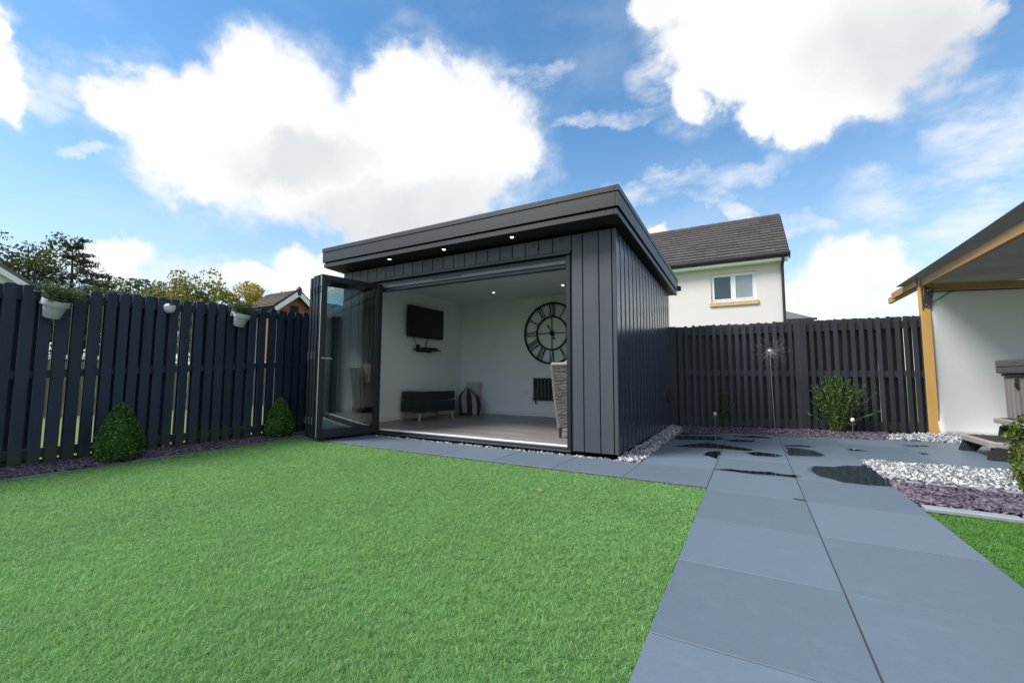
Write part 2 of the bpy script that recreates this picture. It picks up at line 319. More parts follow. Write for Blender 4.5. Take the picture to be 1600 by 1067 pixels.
# ------------------------------------------------------------------ mesh helpers
LOC = {}
class MB:
    def __init__(s): s.v = []; s.f = []
    def add(s, vs, fs):
        o = len(s.v); s.v += [tuple(q) for q in vs]; s.f += [tuple(i+o for i in f) for f in fs]; return s
    def box(s, x0, x1, y0, y1, z0, z1, b=0, M=None):
        if x0 > x1: x0, x1 = x1, x0
        if y0 > y1: y0, y1 = y1, y0
        if z0 > z1: z0, z1 = z1, z0
        b = min(b, .45*(x1-x0), .45*(y1-y0), .45*(z1-z0))
        if b <= 0:
            vs = [(x, y, z) for x in (x0, x1) for y in (y0, y1) for z in (z0, z1)]
            fs = [(0, 1, 3, 2), (4, 6, 7, 5), (0, 4, 5, 1), (2, 3, 7, 6), (0, 2, 6, 4), (1, 5, 7, 3)]
        else:
            vs = []; idx = {}
            lo = (x0, y0, z0); hi = (x1, y1, z1)
            for c in ((i, j, k) for i in (0, 1) for j in (0, 1) for k in (0, 1)):
                for ax in range(3):
                    p = []
                    for a in range(3):
                        e = hi[a] if c[a] else lo[a]
                        if a != ax: e += -b if c[a] else b
                        p.append(e)
                    idx[c, ax] = len(vs); vs.append(tuple(p))
            fs = []
            for ax in range(3):
                a1, a2 = (ax+1) % 3, (ax+2) % 3
                for sd_ in (0, 1):
                    q = []
                    for s1, s2 in ((0, 0), (1, 0), (1, 1), (0, 1)):
                        c = [0, 0, 0]; c[ax] = sd_; c[a1] = s1; c[a2] = s2; q.append(idx[tuple(c), ax])
                    fs.append(tuple(q if sd_ else q[::-1]))
                for s1 in (0, 1):
                    for s2 in (0, 1):
                        c0 = [0, 0, 0]; c1 = [0, 0, 0]; c0[ax] = 0; c1[ax] = 1
                        for c in (c0, c1): c[a1] = s1; c[a2] = s2
                        q = [idx[tuple(c0), a1], idx[tuple(c1), a1], idx[tuple(c1), a2], idx[tuple(c0), a2]]
                        fs.append(tuple(q if s1 != s2 else q[::-1]))
            for c in ((i, j, k) for i in (0, 1) for j in (0, 1) for k in (0, 1)):
                q = [idx[c, 0], idx[c, 1], idx[c, 2]]
                fs.append(tuple(q if sum(c) % 2 else q[::-1]))
        if M is not None: vs = [M @ Vector(q) for q in vs]
        return s.add(vs, fs)
    def prism(s, poly, z0, z1, b=0):
        """upright prism over a counter-clockwise polygon, its top edge chamfered by b"""
        n = len(poly); a = sum(poly[i][0]*poly[(i+1) % n][1]-poly[(i+1) % n][0]*poly[i][1] for i in range(n))
        if a < 0: poly = poly[::-1]
        cx = sum(p[0] for p in poly)/n; cy = sum(p[1] for p in poly)/n
        rings = [[(x, y, z0) for x, y in poly], [(x, y, z1-b) for x, y in poly]]
        if b:
            ins = []
            for i in range(n):
                p, q, r = Vector(poly[i-1]), Vector(poly[i]), Vector(poly[(i+1) % n])
                e1 = (q-p).normalized(); e2 = (r-q).normalized(); n1 = Vector((-e1.y, e1.x)); n2 = Vector((-e2.y, e2.x))
                w = n1+n2; w = w/max(.3, w.length_squared)*2
                ins.append((q.x+w.x*b, q.y+w.y*b, z1))
            rings.append(ins)
        vs = [p for r in rings for p in r]; fs = [tuple(range(n))[::-1]]
        for k in range(len(rings)-1):
            for i in range(n): fs.append((k*n+i, k*n+(i+1) % n, (k+1)*n+(i+1) % n, (k+1)*n+i))
        fs.append(tuple((len(rings)-1)*n+i for i in range(n)))
        return s.add(vs, fs)
    def extr(s, prof, a, b):
        """profile list of 3D points (closed), swept from offset a to offset b"""
        n = len(prof); a = Vector(a); b = Vector(b)
        vs = [Vector(p)+a for p in prof]+[Vector(p)+b for p in prof]
        fs = [tuple(range(n))[::-1], tuple(range(n, 2*n))]+[(i, (i+1) % n, n+(i+1) % n, n+i) for i in range(n)]
        return s.add(vs, fs)
    def tube(s, pts, r, n=8, caps=True):
        pts = [Vector(p) for p in pts]; rs = r if isinstance(r, (list, tuple)) else [r]*len(pts)
        vs = []; fs = []; ref = None
        for i, p in enumerate(pts):
            d = (pts[min(i+1, len(pts)-1)]-pts[max(i-1, 0)]).normalized()
            if ref is None: ref = d.orthogonal().normalized()
            u = (ref-d*ref.dot(d))
            u = u.normalized() if u.length > 1e-6 else d.orthogonal().normalized(); ref = u; w = d.cross(u)
            for k in range(n):
                a = 2*math.pi*k/n; vs.append(p+(u*math.cos(a)+w*math.sin(a))*rs[i])
        for i in range(len(pts)-1):
            for k in range(n): fs.append((i*n+k, i*n+(k+1) % n, (i+1)*n+(k+1) % n, (i+1)*n+k))
        if caps: fs += [tuple(range(n))[::-1], tuple((len(pts)-1)*n+k for k in range(n))]
        return s.add(vs, fs)
    def lathe(s, prof, c, n=24, axis='z', M=None):
        vs = []; fs = []
        for r, h in prof:
            for k in range(n):
                a = 2*math.pi*k/n
                q = (r*math.cos(a), r*math.sin(a), h)
                if axis == 'x': q = (h, q[0], q[1])
                if axis == 'y': q = (q[0], h, q[1])
                q = Vector(q)
                if M is not None: q = M @ q
                vs.append(q+Vector(c))
        m = len(prof)
        for i in range(m-1):
            for k in range(n): fs.append((i*n+k, i*n+(k+1) % n, (i+1)*n+(k+1) % n, (i+1)*n+k))
        fs += [tuple(range(n))[::-1], tuple((m-1)*n+k for k in range(n))]
        return s.add(vs, fs)
    def mesh(s, name, off=(0, 0, 0)):
        me = bpy.data.meshes.new(name); o = Vector(off)
        me.from_pydata([Vector(q)-o for q in s.v], [], s.f)
        bm = bmesh.new(); bm.from_mesh(me); bmesh.ops.recalc_face_normals(bm, faces=bm.faces); bm.to_mesh(me); bm.free()
        return me
    def build(s, name, m, parent=None, smooth=False, at=None):
        """one mesh object; world coordinates are turned into the parent's"""
        base = LOC[parent] if parent else Vector((0, 0, 0))
        pos = Vector(at) if at is not None else base
        me = s.mesh(name, pos); me.materials.append(m)
        o = bpy.data.objects.new(name, me); COL.objects.link(o)
        if parent: o.parent = parent
        o.location = pos-base; LOC[o] = pos
        if smooth: smooth_(me)
        return o
def smooth_(me, ang=35):
    me.shade_smooth()
    try: me.set_sharp_from_angle(angle=rad(ang))
    except Exception: pass
def inst(name, me, parent, pos, rz=0, scale=None, rot=None):
    o = bpy.data.objects.new(name, me); COL.objects.link(o); o.parent = parent
    base = LOC[parent] if parent else Vector((0, 0, 0)); o.location = Vector(pos)-base; o.rotation_euler = rot if rot else (0, 0, rz)
    if scale: o.scale = scale
    LOC[o] = Vector(pos); return o
def tag(o, label=None, cat=None, group=None, kind=None):
    if label: o['label'] = label
    if cat: o['category'] = cat
    if group: o['group'] = group
    if kind: o['kind'] = kind
    return o
def thing(name, label, cat, loc, group=None):
    o = bpy.data.objects.new(name, None); COL.objects.link(o); o.location = loc; o.empty_display_size = .1; LOC[o] = Vector(loc)
    return tag(o, label, cat, group)
def npmesh(name, verts, faces, m, smooth=False):
    """big mesh from arrays: faces (n,k)"""
    me = bpy.data.meshes.new(name); nf, k = faces.shape
    me.vertices.add(len(verts)); me.vertices.foreach_set('co', np.asarray(verts, np.float32).ravel())
    me.loops.add(nf*k); me.loops.foreach_set('vertex_index', faces.astype(np.int32).ravel())
    me.polygons.add(nf); me.polygons.foreach_set('loop_start', np.arange(0, nf*k, k, dtype=np.int32))
    me.update(calc_edges=True); me.validate(); me.materials.append(m)
    if smooth: me.shade_smooth()
    return me
def npobj(name, verts, faces, m, parent=None, smooth=False):
    base = np.array(LOC[parent]) if parent else np.zeros(3)
    o = bpy.data.objects.new(name, npmesh(name, verts-base, faces, m, smooth)); COL.objects.link(o)
    if parent: o.parent = parent
    LOC[o] = Vector(base); return o
def clip(poly, a, b, c):
    """keep a*x+b*y<=c"""
    out = []
    for i in range(len(poly)):
        p, q = poly[i], poly[(i+1) % len(poly)]; dp = a*p[0]+b*p[1]-c; dq = a*q[0]+b*q[1]-c
        if dp <= 0: out.append(p)
        if (dp < 0 < dq) or (dq < 0 < dp): t = dp/(dp-dq); out.append((p[0]+t*(q[0]-p[0]), p[1]+t*(q[1]-p[1])))
    return out
def inpoly(x, y, poly):
    r = np.zeros(len(x), bool); n = len(poly)
    for i in range(n):
        x0, y0 = poly[i]; x1, y1 = poly[(i+1) % n]
        if y0 == y1: continue
        c = ((y0 > y) != (y1 > y)) & (x < (x1-x0)*(y-y0)/(y1-y0)+x0); r ^= c
    return r
def rotmats(n, rng):
    q = rng.normal(size=(n, 4)); q /= np.linalg.norm(q, axis=1)[:, None]; w, x, y, z = q.T
    return np.stack([np.stack([1-2*(y*y+z*z), 2*(x*y-z*w), 2*(x*z+y*w)], -1), np.stack([2*(x*y+z*w), 1-2*(x*x+z*z), 2*(y*z-x*w)], -1), np.stack([2*(x*z-y*w), 2*(y*z+x*w), 1-2*(x*x+y*y)], -1)], 1)
def leaves(pts, size, rng, lw=.55, flat=None):
    """folded leaf of two quads... one kite quad each, at pts, random turn; size may be array"""
    n = len(pts); s = np.broadcast_to(np.asarray(size, float), (n,))
    R = rotmats(n, rng)
    kite = np.array([[0, -.5, 0], [lw*.5, -.05, .08], [0, .5, 0], [-lw*.5, -.05, .08]])
    v = np.einsum('nij,kj->nki', R, kite)*s[:, None, None]+pts[:, None, :]
    return v.reshape(-1, 3), np.arange(4*n).reshape(n, 4)

# ================================================================== SETTING: ground, lawn, paving, gravel
rng = np.random.default_rng(5)
FX = -5.95                                       # left boundary
FA, FB = Vector((-1.14, 7.86)), Vector((2.36, 8.76))   # back boundary, a little askew to the garden
FS = (FB.y-FA.y)/(FB.x-FA.x)
def fy(x): return FA.y+(x-FA.x)*FS
g = MB().box(-250, 250, -120, 380, -.30, -.07); tag(g.build('ground', V['field']), kind='structure')
tag(MB().box(-5.93, 8, -4, 8.4, -.068, -.03).build('garden_soil', V['soil']), kind='structure')

# artificial turf
def turf(name, poly, m, seed, hmul=1.0):
    r = np.random.default_rng(seed)
    xs = [p[0] for p in poly]; ys = [p[1] for p in poly]
    x0, x1, y0, y1 = min(xs), max(xs), min(ys), max(ys); A = (x1-x0)*(y1-y0)
    n = int(A*125000); x = r.uniform(x0, x1, n); y = r.uniform(y0, y1, n)
    dist = np.hypot(x, y)
    k = np.clip((1.45/np.maximum(dist, .3))**1.25, .235, 1.0); k = np.where((y < -.1) | (np.abs(x) > 6.2), .06, k)
    ok = inpoly(x, y, poly) & (r.random(n) < k); x, y, dist = x[ok], y[ok], dist[ok]; n = len(x)
    cell = r.random((600, 600)); cv = .6*cell[(x/.019).astype(int) % 600, (y/.019).astype(int) % 600]+.4*cell[(x/.047).astype(int) % 600+0, (y/.047+7).astype(int) % 600]
    ok = r.random(n) < .35+.9*cv; x, y, dist, cv = x[ok], y[ok], dist[ok], cv[ok]; n = len(x)      # tufted: some stitches stand fuller than others
    # pile lies this way and that in soft patches
    lean = .55*(np.sin(x*3.1+1.3*np.sin(y*2.3))+np.cos(y*3.7+1.1*np.sin(x*1.9)))
    ang = r.uniform(0, 2*np.pi, n); ln = np.abs(r.normal(.95, .45, n)); h = r.uniform(.006, .018, n)*hmul*(.62+.75*cv)
    w = np.clip(.0007+.00062*dist, .0012, .0042)*r.uniform(.8, 1.3, n)
    dx = np.cos(ang)*ln*h+lean*.0014; dy = np.sin(ang)*ln*h+lean*.0012
    t = r.uniform(0, 2*np.pi, n); wx, wy = np.cos(t)*w*.5, np.sin(t)*w*.5
    z0 = np.full(n, -.018)
    base = np.stack([x, y, z0], -1); tip = np.stack([x+dx, y+dy, z0+h], -1)
    mid = np.stack([x+dx*.35, y+dy*.35, z0+h*.6], -1); wv = np.stack([wx, wy, 0*wx], -1)
    v = np.stack([base, mid+wv, tip, mid-wv], 1).reshape(-1, 3)
    o = npobj(name, v, np.arange(4*n).reshape(n, 4), m); tag(o, kind='stuff'); return o
lawn_poly = [(-5.24, -2.5), (-.335, -2.5), (-.335, 3.615), (-4.9, 3.615), (-5.40, 3.70)]
tag(MB().prism(lawn_poly, -.029, -.02).build('lawn', V['turfbase']), kind='structure')
tag(turf('grass', lawn_poly, V['turf'], 1), 'short artificial turf covering the main lawn', 'grass')
lawn2 = [(.945, -1.0), (3.6, -1.0), (3.6, 3.72), (.945, 3.72)]
tag(MB().prism(lawn2, -.029, -.02).build('lawn', V['turfbase']), kind='structure')
tag(turf('grass', lawn2, V['turf2'], 2), 'bright green turf on the small lawn right of the path', 'grass')

# paving: a bed of joint sand and every paver a piece of its own, cut to the patio's outline
patio = tag(MB().prism([(-5.42, 3.64), (-.332, 3.64), (-.332, -2.5), (.93, -2.5), (.93, 5.62), (6, 5.62), (6, 7.06+.25*6-.5), (2.2, 7.06+.25*2.2), (-1.02, 7.06-.25*1.02), (-1.02, 4.30), (-5.42, 4.30)], -.029, -.007).build('patio', V['grout']), kind='structure')
JX = [-.98, -.333, .287, .926]
JY = [-2.55, -1.87, -1.19, -.51, .17, .85, 1.52, 2.17, 2.84, 3.56, 4.30, 5.02, 5.74, 6.46, 7.18, 7.9, 8.6]
G = .0022
def paver(poly):
    if len(poly) < 3: return
    c = sum(p[0] for p in poly)/len(poly), sum(p[1] for p in poly)/len(poly)
    ar = abs(sum(poly[i][0]*poly[(i+1) % len(poly)][1]-poly[(i+1) % len(poly)][0]*poly[i][1] for i in range(len(poly))))/2
    if ar < .004: return
    dz = random.uniform(-.0012, .0012)
    MB().prism([(x, y) for x, y in poly], -.02, dz, .0012).build('paver', V['paver'], patio, at=(c[0], c[1], 0))
def rect(x0, x1, y0, y1):
    a, b = (.003 if abs(x0-.287) < .01 else G), (.003 if abs(x1-.287) < .01 else G)
    return [(x0+a, y0+G), (x1-b, y0+G), (x1-b, y1-G), (x0+a, y1-G)]
def edge(poly): return clip(poly, -.25, 1, 7.06)
for i, (a, b) in enumerate(zip(JY, JY[1:])):
    for x0, x1 in zip(JX[1:], JX[2:]):                      # the path, two pavers wide
        paver(edge(rect(x0, x1, a, b)))
    if a >= 3.5: paver(edge(rect(JX[0], JX[1], max(a, 3.645), b)))
x = -.98
while x > -5.4:                                             # the strip before the garden room
    paver(rect(max(x-.655, -5.41), x, 3.645, 4.285)); x -= .655
for a, b in zip((5.62, 6.10, 6.82, 7.54, 8.26), (6.10, 6.82, 7.54, 8.26, 8.98)):
    for k in range(8):
        x0 = .926+k*.63; paver(edge(rect(x0, x0+.63, a, b)))

# standing rain water, thin sheets in the hollows of the pavers
PUDDLES = [
    [(0.437, 4.799), (0.479, 4.958), (0.647, 5.022), (0.759, 5.156), (0.855, 5.177), (0.915, 5.319), (0.926, 5.184), (0.947, 4.970), (0.911, 4.361), (0.758, 4.328), (0.614, 4.332), (0.515, 4.457), (0.466, 4.511)],
    [(-0.342, 4.331), (-0.213, 4.419), (-0.104, 4.406), (0.002, 4.430), (0.107, 4.467), (0.205, 4.405), (0.301, 4.444), (0.295, 4.329), (0.162, 4.335), (-0.081, 4.309)],
    [(-0.488, 5.064), (-0.454, 5.301), (-0.350, 5.402), (-0.346, 4.865), (-0.401, 4.965)],
    [(-0.881, 5.438), (-0.694, 5.783), (-0.525, 5.982), (-0.357, 5.898), (-0.029, 5.724), (-0.056, 5.575), (-0.333, 5.597), (-0.663, 5.511)],
    [(-0.989, 7.111), (-0.427, 7.164), (-0.386, 6.925), (-0.942, 6.594)],
    [(-0.970, 6.453), (-0.444, 6.685), (-0.364, 6.428), (-0.479, 6.235), (-0.958, 6.076)],
    [(-0.288, 6.807), (-0.046, 6.998), (0.120, 6.988), (0.213, 6.850), (-0.061, 6.760)],
    [(-0.340, 6.313), (-0.219, 6.494), (0.018, 6.498), (-0.029, 6.339), (-0.258, 6.229)],
    [(-0.088, 5.439), (0.024, 5.553), (0.190, 5.508), (0.241, 5.403), (0.158, 5.311), (-0.017, 5.296)],
    [(0.306, 6.254), (0.484, 6.394), (0.603, 6.348), (0.565, 6.236), (0.328, 6.152)],
    [(0.303, 6.081), (0.459, 6.085), (0.579, 5.979), (0.650, 5.733), (0.611, 5.603), (0.313, 5.490)],
    [(0.934, 6.366), (1.125, 6.250), (0.957, 6.191)],
    [(1.571, 7.028), (1.858, 7.115), (1.812, 7.007), (1.634, 6.917)],
    [(1.578, 6.454), (1.671, 6.387), (1.583, 6.257)],
    [(0.213, 3.597), (0.287, 3.596), (0.285, 3.565), (0.223, 3.570)],
]
for k, p in enumerate(PUDDLES):
    # a softly wandering outline through the corners
    q = []
    for i in range(len(p)):
        a, b = Vector(p[i]), Vector(p[(i+1) % len(p)])
        for t in (0, .34, .67):
            c = a.lerp(b, t)
            if t: c += Vector((random.uniform(-1, 1), random.uniform(-.6, .6)))*.045*(b-a).length
            q.append((c.x, c.y))
    cx = sum(a[0] for a in q)/len(q); cy = sum(a[1] for a in q)/len(q)
    vs = [(x_, y_, .0035) for x_, y_ in q]
    m = MB(); m.add(vs, [tuple(range(len(vs)))])
    tag(m.build('puddle', V['water']), kind='structure')
    if k < 11:                                              # the stone stays damp round the water
        vs = []
        for i, (x_, y_) in enumerate(q):
            d = Vector((x_-cx, y_-cy)); e = .022+.014*math.sin(i*1.7+k)+random.uniform(0, .01); d = d*(1+e/max(.05, d.length)); vs.append((cx+d.x, cy+d.y, .0022))
        tag(MB().add(vs, [tuple(range(len(vs)))]).build('damp_patch', V['damp']), kind='structure')

# loose stone: chips and pebbles scattered in real heaps
def pebbles(name, poly, n, size, m, seed, z=-.03, flat=.6, pile=.03, kind='pebble', label=None, cat=None):
    r = np.random.default_rng(seed)
    xs = [p[0] for p in poly]; ys = [p[1] for p in poly]
    x = r.uniform(min(xs), max(xs), n*4); y = r.uniform(min(ys), max(ys), n*4); ok = inpoly(x, y, poly); x, y = x[ok][:n], y[ok][:n]; n = len(x)
    s = r.uniform(size*.6, size*1.35, n)
    if kind == 'pebble':
        P = np.array([[1, 0, 0], [-1, 0, 0], [0, 1, 0], [0, -1, 0], [0, 0, 1], [0, 0, -1], [.62, .62, .5], [-.62, .6, .5], [-.6, -.62, .5], [.6, -.62, .5]], float)
        # low octahedral stone, its upper shoulders knocked in
        F = np.array([[4, 6, 7], [4, 7, 8], [4, 8, 9], [4, 9, 6], [0, 2, 6], [2, 1, 7], [1, 3, 8], [3, 0, 9], [6, 2, 7], [7, 1, 8], [8, 3, 9], [9, 0, 6], [5, 2, 0], [5, 1, 2], [5, 3, 1], [5, 0, 3]])
        sc = np.stack([s*.5*r.uniform(.8, 1.3, n), s*.5*r.uniform(.55, .9, n), s*.5*r.uniform(flat*.7, flat*1.2, n)], -1); tilt = .45
    else:
        a = np.linspace(0, 2*np.pi, 7)[:6]; top = np.stack([np.cos(a), np.sin(a), 0*a+.5], -1); bot = top*[1, 1, -1]; P = np.concatenate([top, bot])
        F = np.array([[0, 1, 2], [0, 2, 3], [0, 3, 4], [0, 4, 5], [6, 8, 7], [6, 9, 8], [6, 10, 9], [6, 11, 10]]+[q for i in range(6) for q in ([i, 6+i, 6+(i+1) % 6], [i, 6+(i+1) % 6, (i+1) % 6])])
        sc = np.stack([s*.5*r.uniform(.8, 1.4, n), s*.5*r.uniform(.4, .75, n), s*r.uniform(.09, .2, n)], -1); tilt = .30
    jit = r.uniform(.75, 1.2, (n, len(P), 3)); q = P[None]*jit*sc[:, None, :]
    yaw = r.uniform(0, 6.283, n); tx = r.normal(0, tilt, n); ty = r.normal(0, tilt, n)
    cz, sz = np.cos(yaw), np.sin(yaw)
    q = np.stack([q[..., 0]*cz[:, None]-q[..., 1]*sz[:, None], q[..., 0]*sz[:, None]+q[..., 1]*cz[:, None], q[..., 2]], -1)
    q[..., 2] += q[..., 0]*np.tan(np.clip(tx, -.9, .9))[:, None]+q[..., 1]*np.tan(np.clip(ty, -.9, .9))[:, None]
    zz = z+r.uniform(.3, 1, n)*pile
    q += np.stack([x, y, zz], -1)[:, None, :]
    F = (F[None]+(np.arange(n)*len(P))[:, None, None]).reshape(-1, 3)
    return tag(npobj(name, q.reshape(-1, 3), F, m), label, cat, kind='stuff')
pebbles('gravel', [(-1.215, 4.29), (-.985, 4.29), (-.985, 6.80), (-1.02, 7.35), (-1.215, 7.78)], 2700, .036, V['pebble'], 11, pile=.045, label='strip of white and grey pebbles along the garden room side wall', cat='gravel')
pebbles('gravel', [(-4.9, 4.29), (-1.2, 4.29), (-1.2, 4.395), (-4.9, 4.395)], 950, .026, V['pebble'], 12, pile=.022, label='thin line of white pebbles below the folding door threshold', cat='gravel')
pebbles('gravel', [(.94, 4.72), (2.9, 4.66), (2.9, 5.6), (.94, 5.6)], 6500, .038, V['pebble'], 13, pile=.036, label='bed of white pebbles between the path and the hot tub steps', cat='gravel')
pebbles('gravel', [(1.55, 7.52), (4.5, 8.2), (4.5, 9.25), (2.3, 8.68), (1.75, 8.3)], 4200, .040, V['pebble'], 14, pile=.036, label='white pebbles around the foot of the timber post', cat='gravel')
pebbles('slate_chippings', [(.94, 3.93), (2.9, 3.93), (2.9, 4.58), (.94, 4.58)], 3600, .058, V['slate'], 15, pile=.034, kind='chip', label='plum slate chippings between two rows of edging right of the path', cat='slate chippings')
pebbles('slate_chippings', [(-5.92, .3), (-5.36, .3), (-5.36, 2.4), (-5.50, 3.6), (-5.52, 4.4), (-5.92, 4.4)], 5200, .052, V['slate'], 16, pile=.034, kind='chip', label='plum slate chippings at the foot of the left fence', cat='slate chippings')
pebbles('slate_chippings', [(-1.05, 6.84), (1.9, 7.55), (1.75, 8.52), (-1.05, 7.84)], 4600, .050, V['slate'], 17, pile=.036, kind='chip', label='plum slate chippings in the border below the back fence', cat='slate chippings')

# edging stones
def edging(label, rows, m):
    e = thing('garden_edging', label, 'edging', (rows[0][0], rows[0][1], 0))
    for x0, y0, x1, y1, w, zt in rows:
        d = Vector((x1-x0, y1-y0)); ln = d.length; a = math.atan2(d.y, d.x)
        M = Matrix.Translation(((x0+x1)/2, (y0+y1)/2+random.uniform(-.006, .006), random.uniform(-.004, .003))) @ Matrix.Rotation(a+random.uniform(-.03, .03), 4, 'Z') @ Matrix.Rotation(random.uniform(-.03, .03), 4, 'Y')
        MB().box(-ln/2+.006, ln/2-.006, -w/2, w/2, -.03, zt, .007, M).build('edging_stone', m, e, at=((x0+x1)/2, (y0+y1)/2, 0))
edging('pale stone edging between white pebbles and plum slate right of the path', [(.955+.42*i, 4.635-.004*i, .955+.42*(i+1), 4.635-.004*(i+1), .085, .002+.004*(i % 2)) for i in range(5)], V['stone'])
edging('pale stone edging between plum slate and the small right lawn', [(.94+.46*i, 3.825-.006*i, .94+.46*(i+1), 3.825-.006*(i+1), .085, .002+.005*(i % 2)) for i in range(5)], V['stone'])
es = []
pts = [(-5.29, .1), (-5.29, .55), (-5.285, 1.0), (-5.28, 1.42), (-5.30, 1.84), (-5.33, 2.28), (-5.37, 2.72), (-5.42, 3.16), (-5.47, 3.6), (-5.48, 4.05)]
for a, b in zip(pts, pts[1:]): es.append((*a, *b, .06, random.uniform(-.004, .01)))
edging('weathered stone edging between left lawn and slate border', es, V['stonedark'])
edging('weathered stone edging along the back of the patio', [(-1.0+.55*i, 6.875+.25*(.55*i)-.02, -1.0+.55*(i+1), 6.875+.25*.55*(i+1)-.02, .05, random.uniform(-.004, .012)) for i in range(6)], V['stonedark'])

# ================================================================== FENCES
def board_mesh(w, t, name):
    c = .012
    prof = [(-w/2, 0, -.02), (w/2, 0, -.02), (w/2, 0, .992), (w/2-c, 0, .9985), (0, 0, 1), (-w/2+c, 0, .9985), (-w/2, 0, .992)]
    me = MB().extr(prof, (0, -t/2, 0), (0, t/2, 0)).mesh(name); return me
def fence_run(label, p0, ang, length, front, back, hfun, m, posts, rails, fdepth=.042, wf=.084, wb=.092):
    """boards on both faces of three rails; front = centres along the run (s) seen from the garden"""
    f = thing('timber_fence', label, 'fence', (p0[0], p0[1], 0))
    d = Vector((math.cos(ang), math.sin(ang))); nrm = Vector((d.y, -d.x))     # towards the garden
    def at(s, off, z): q = Vector(p0)+d*s+nrm*off; return (q.x, q.y, z)
    bf = board_mesh(wf, .018, 'board'); bf.materials.append(m); bb = board_mesh(wb, .018, 'board'); bb.materials.append(m)
    for s in front:
        o = inst('board', bf, f, at(s, fdepth+random.uniform(0, .002), .012), ang); o.scale = (random.uniform(.96, 1.04), 1, hfun(s)+random.uniform(-.010, .008)); o.rotation_euler = (0, random.uniform(-.004, .004), ang)
    for s in back:
        o = inst('board', bb, f, at(s, -fdepth, .012), ang); o.scale = (1, 1, hfun(s)+random.uniform(-.016, .004)); o.rotation_euler = (0, random.uniform(-.006, .006), ang)
    M0 = Matrix.Rotation(ang, 4, 'Z')
    qk = Vector(at(0, 0, 0)); MB().box(-.15, length, -.008, .008, -.06, .035, .002, Matrix.Translation(qk) @ M0).build('kick_board', m, f, at=qk)
    for (za, zb, h) in rails:                        # sloping slightly with the ground
        q0 = at(0, 0, 0); L_ = length
        n0 = [Vector((0, -.025, za)), Vector((0, .025, za)), Vector((0, .025, za+h)), Vector((0, -.025, za+h))]
        vs = [M0 @ q+Vector(q0) for q in n0]+[M0 @ (q+Vector((L_, 0, zb-za)))+Vector(q0) for q in n0]
        MB().add(vs, [(3, 2, 1, 0), (4, 5, 6, 7)]+[(i, (i+1) % 4, 4+(i+1) % 4, 4+i) for i in range(4)]).build('rail', m, f)
    for s, w, off, hh in posts:
        q = at(s, off, 0); M = Matrix.Translation(q) @ M0
        MB().box(-w/2, w/2, -.02, .035, 0, hh, .006, M).build('post', m, f, at=q)
    return f
# left boundary: gaps measured along the run
gaps = [-.42, -.30, -.18, -.06, .06, .18, .30, .42, .54, .66, .78, .90, 1.02, 1.14, 1.26, 1.378, 1.489, 1.615, 1.732, 1.844, 1.952, 2.055, 2.175, 2.29, 2.418, 2.56, 2.688, 2.81, 2.932, 3.055, 3.19, 3.336, 3.475, 3.61, 3.73]
while gaps[-1] < 7.9: gaps.append(gaps[-1]+.122)
front = [(a+b)/2 for a, b in zip(gaps, gaps[1:])]
off = {14: .030, 15: .052, 16: .056, 17: .054, 18: .048, 19: .026, 20: -.004, 21: 0, 22: .008, 23: .016, 24: .050, 25: .046, 26: 0, 27: .005, 28: 0, 29: .01, 30: .024, 31: .05, 32: .05, 33: .052, 34: .03}
back = [gp*1.0118+off.get(i, random.choice((0, .004, .01, .03)))*.97 for i, gp in enumerate(gaps)]
S0 = -.5
fence_run('dark blue painted timber fence with spaced boards left of the lawn', (FX, S0), math.pi/2, 8.5, [s-S0 for s in front], [s-S0 for s in back], lambda s: 1.675+.032*(s+S0-1), V['fence'],
          [(2.43-S0-.6, .09, -.03, 1.62), (4.25-S0, .09, -.03, 1.72), (.1-S0, .09, -.03, 1.6)], [(.05, .08, .085), (.70, 1.20, .075), (1.47, 1.83, .085)])
# back boundary
LB = math.hypot(FB.x-FA.x, FB.y-FA.y); AB = math.atan2(FB.y-FA.y, FB.x-FA.x); cb = math.cos(AB)
fr = [(x-FA.x)/cb for x in (-.983, -.873, -.764, -.656, -.549, -.437, -.324, -.219, -.11, -.001, .105, .222, .329, .441, .552, .630)]+[(x-FA.x)/cb for x in (.848, .955, 1.062, 1.17, 1.285, 1.402, 1.51, 1.623, 1.737, 1.855, 1.968, 2.077, 2.185, 2.285)]
frp = []                                              # every board of the near face; the far face fills between
frp = fr
bk = [(a+b)/2 for a, b in zip(fr, fr[1:])]+[fr[0]-.055]
bk = [b+.012+(random.uniform(-.003, .003) if b < 2.9 else random.uniform(-.016, .022)) for b in bk]+[fr[0]-.16, 2.035]
fence_run('charcoal timber fence with narrow boards behind the patio', (FA.x, FA.y), AB, LB, frp, bk, lambda s: 1.69+.025*s, V['fence2'],
          [(-.075, .14, .03, 1.70), (.055, .08, .036, 1.69), (1.915, .115, .045, 1.76)], [(.02, .02, .13), (.85, .835, .10), (1.53, 1.60, .115)], wf=.054, wb=.096, fdepth=.037)

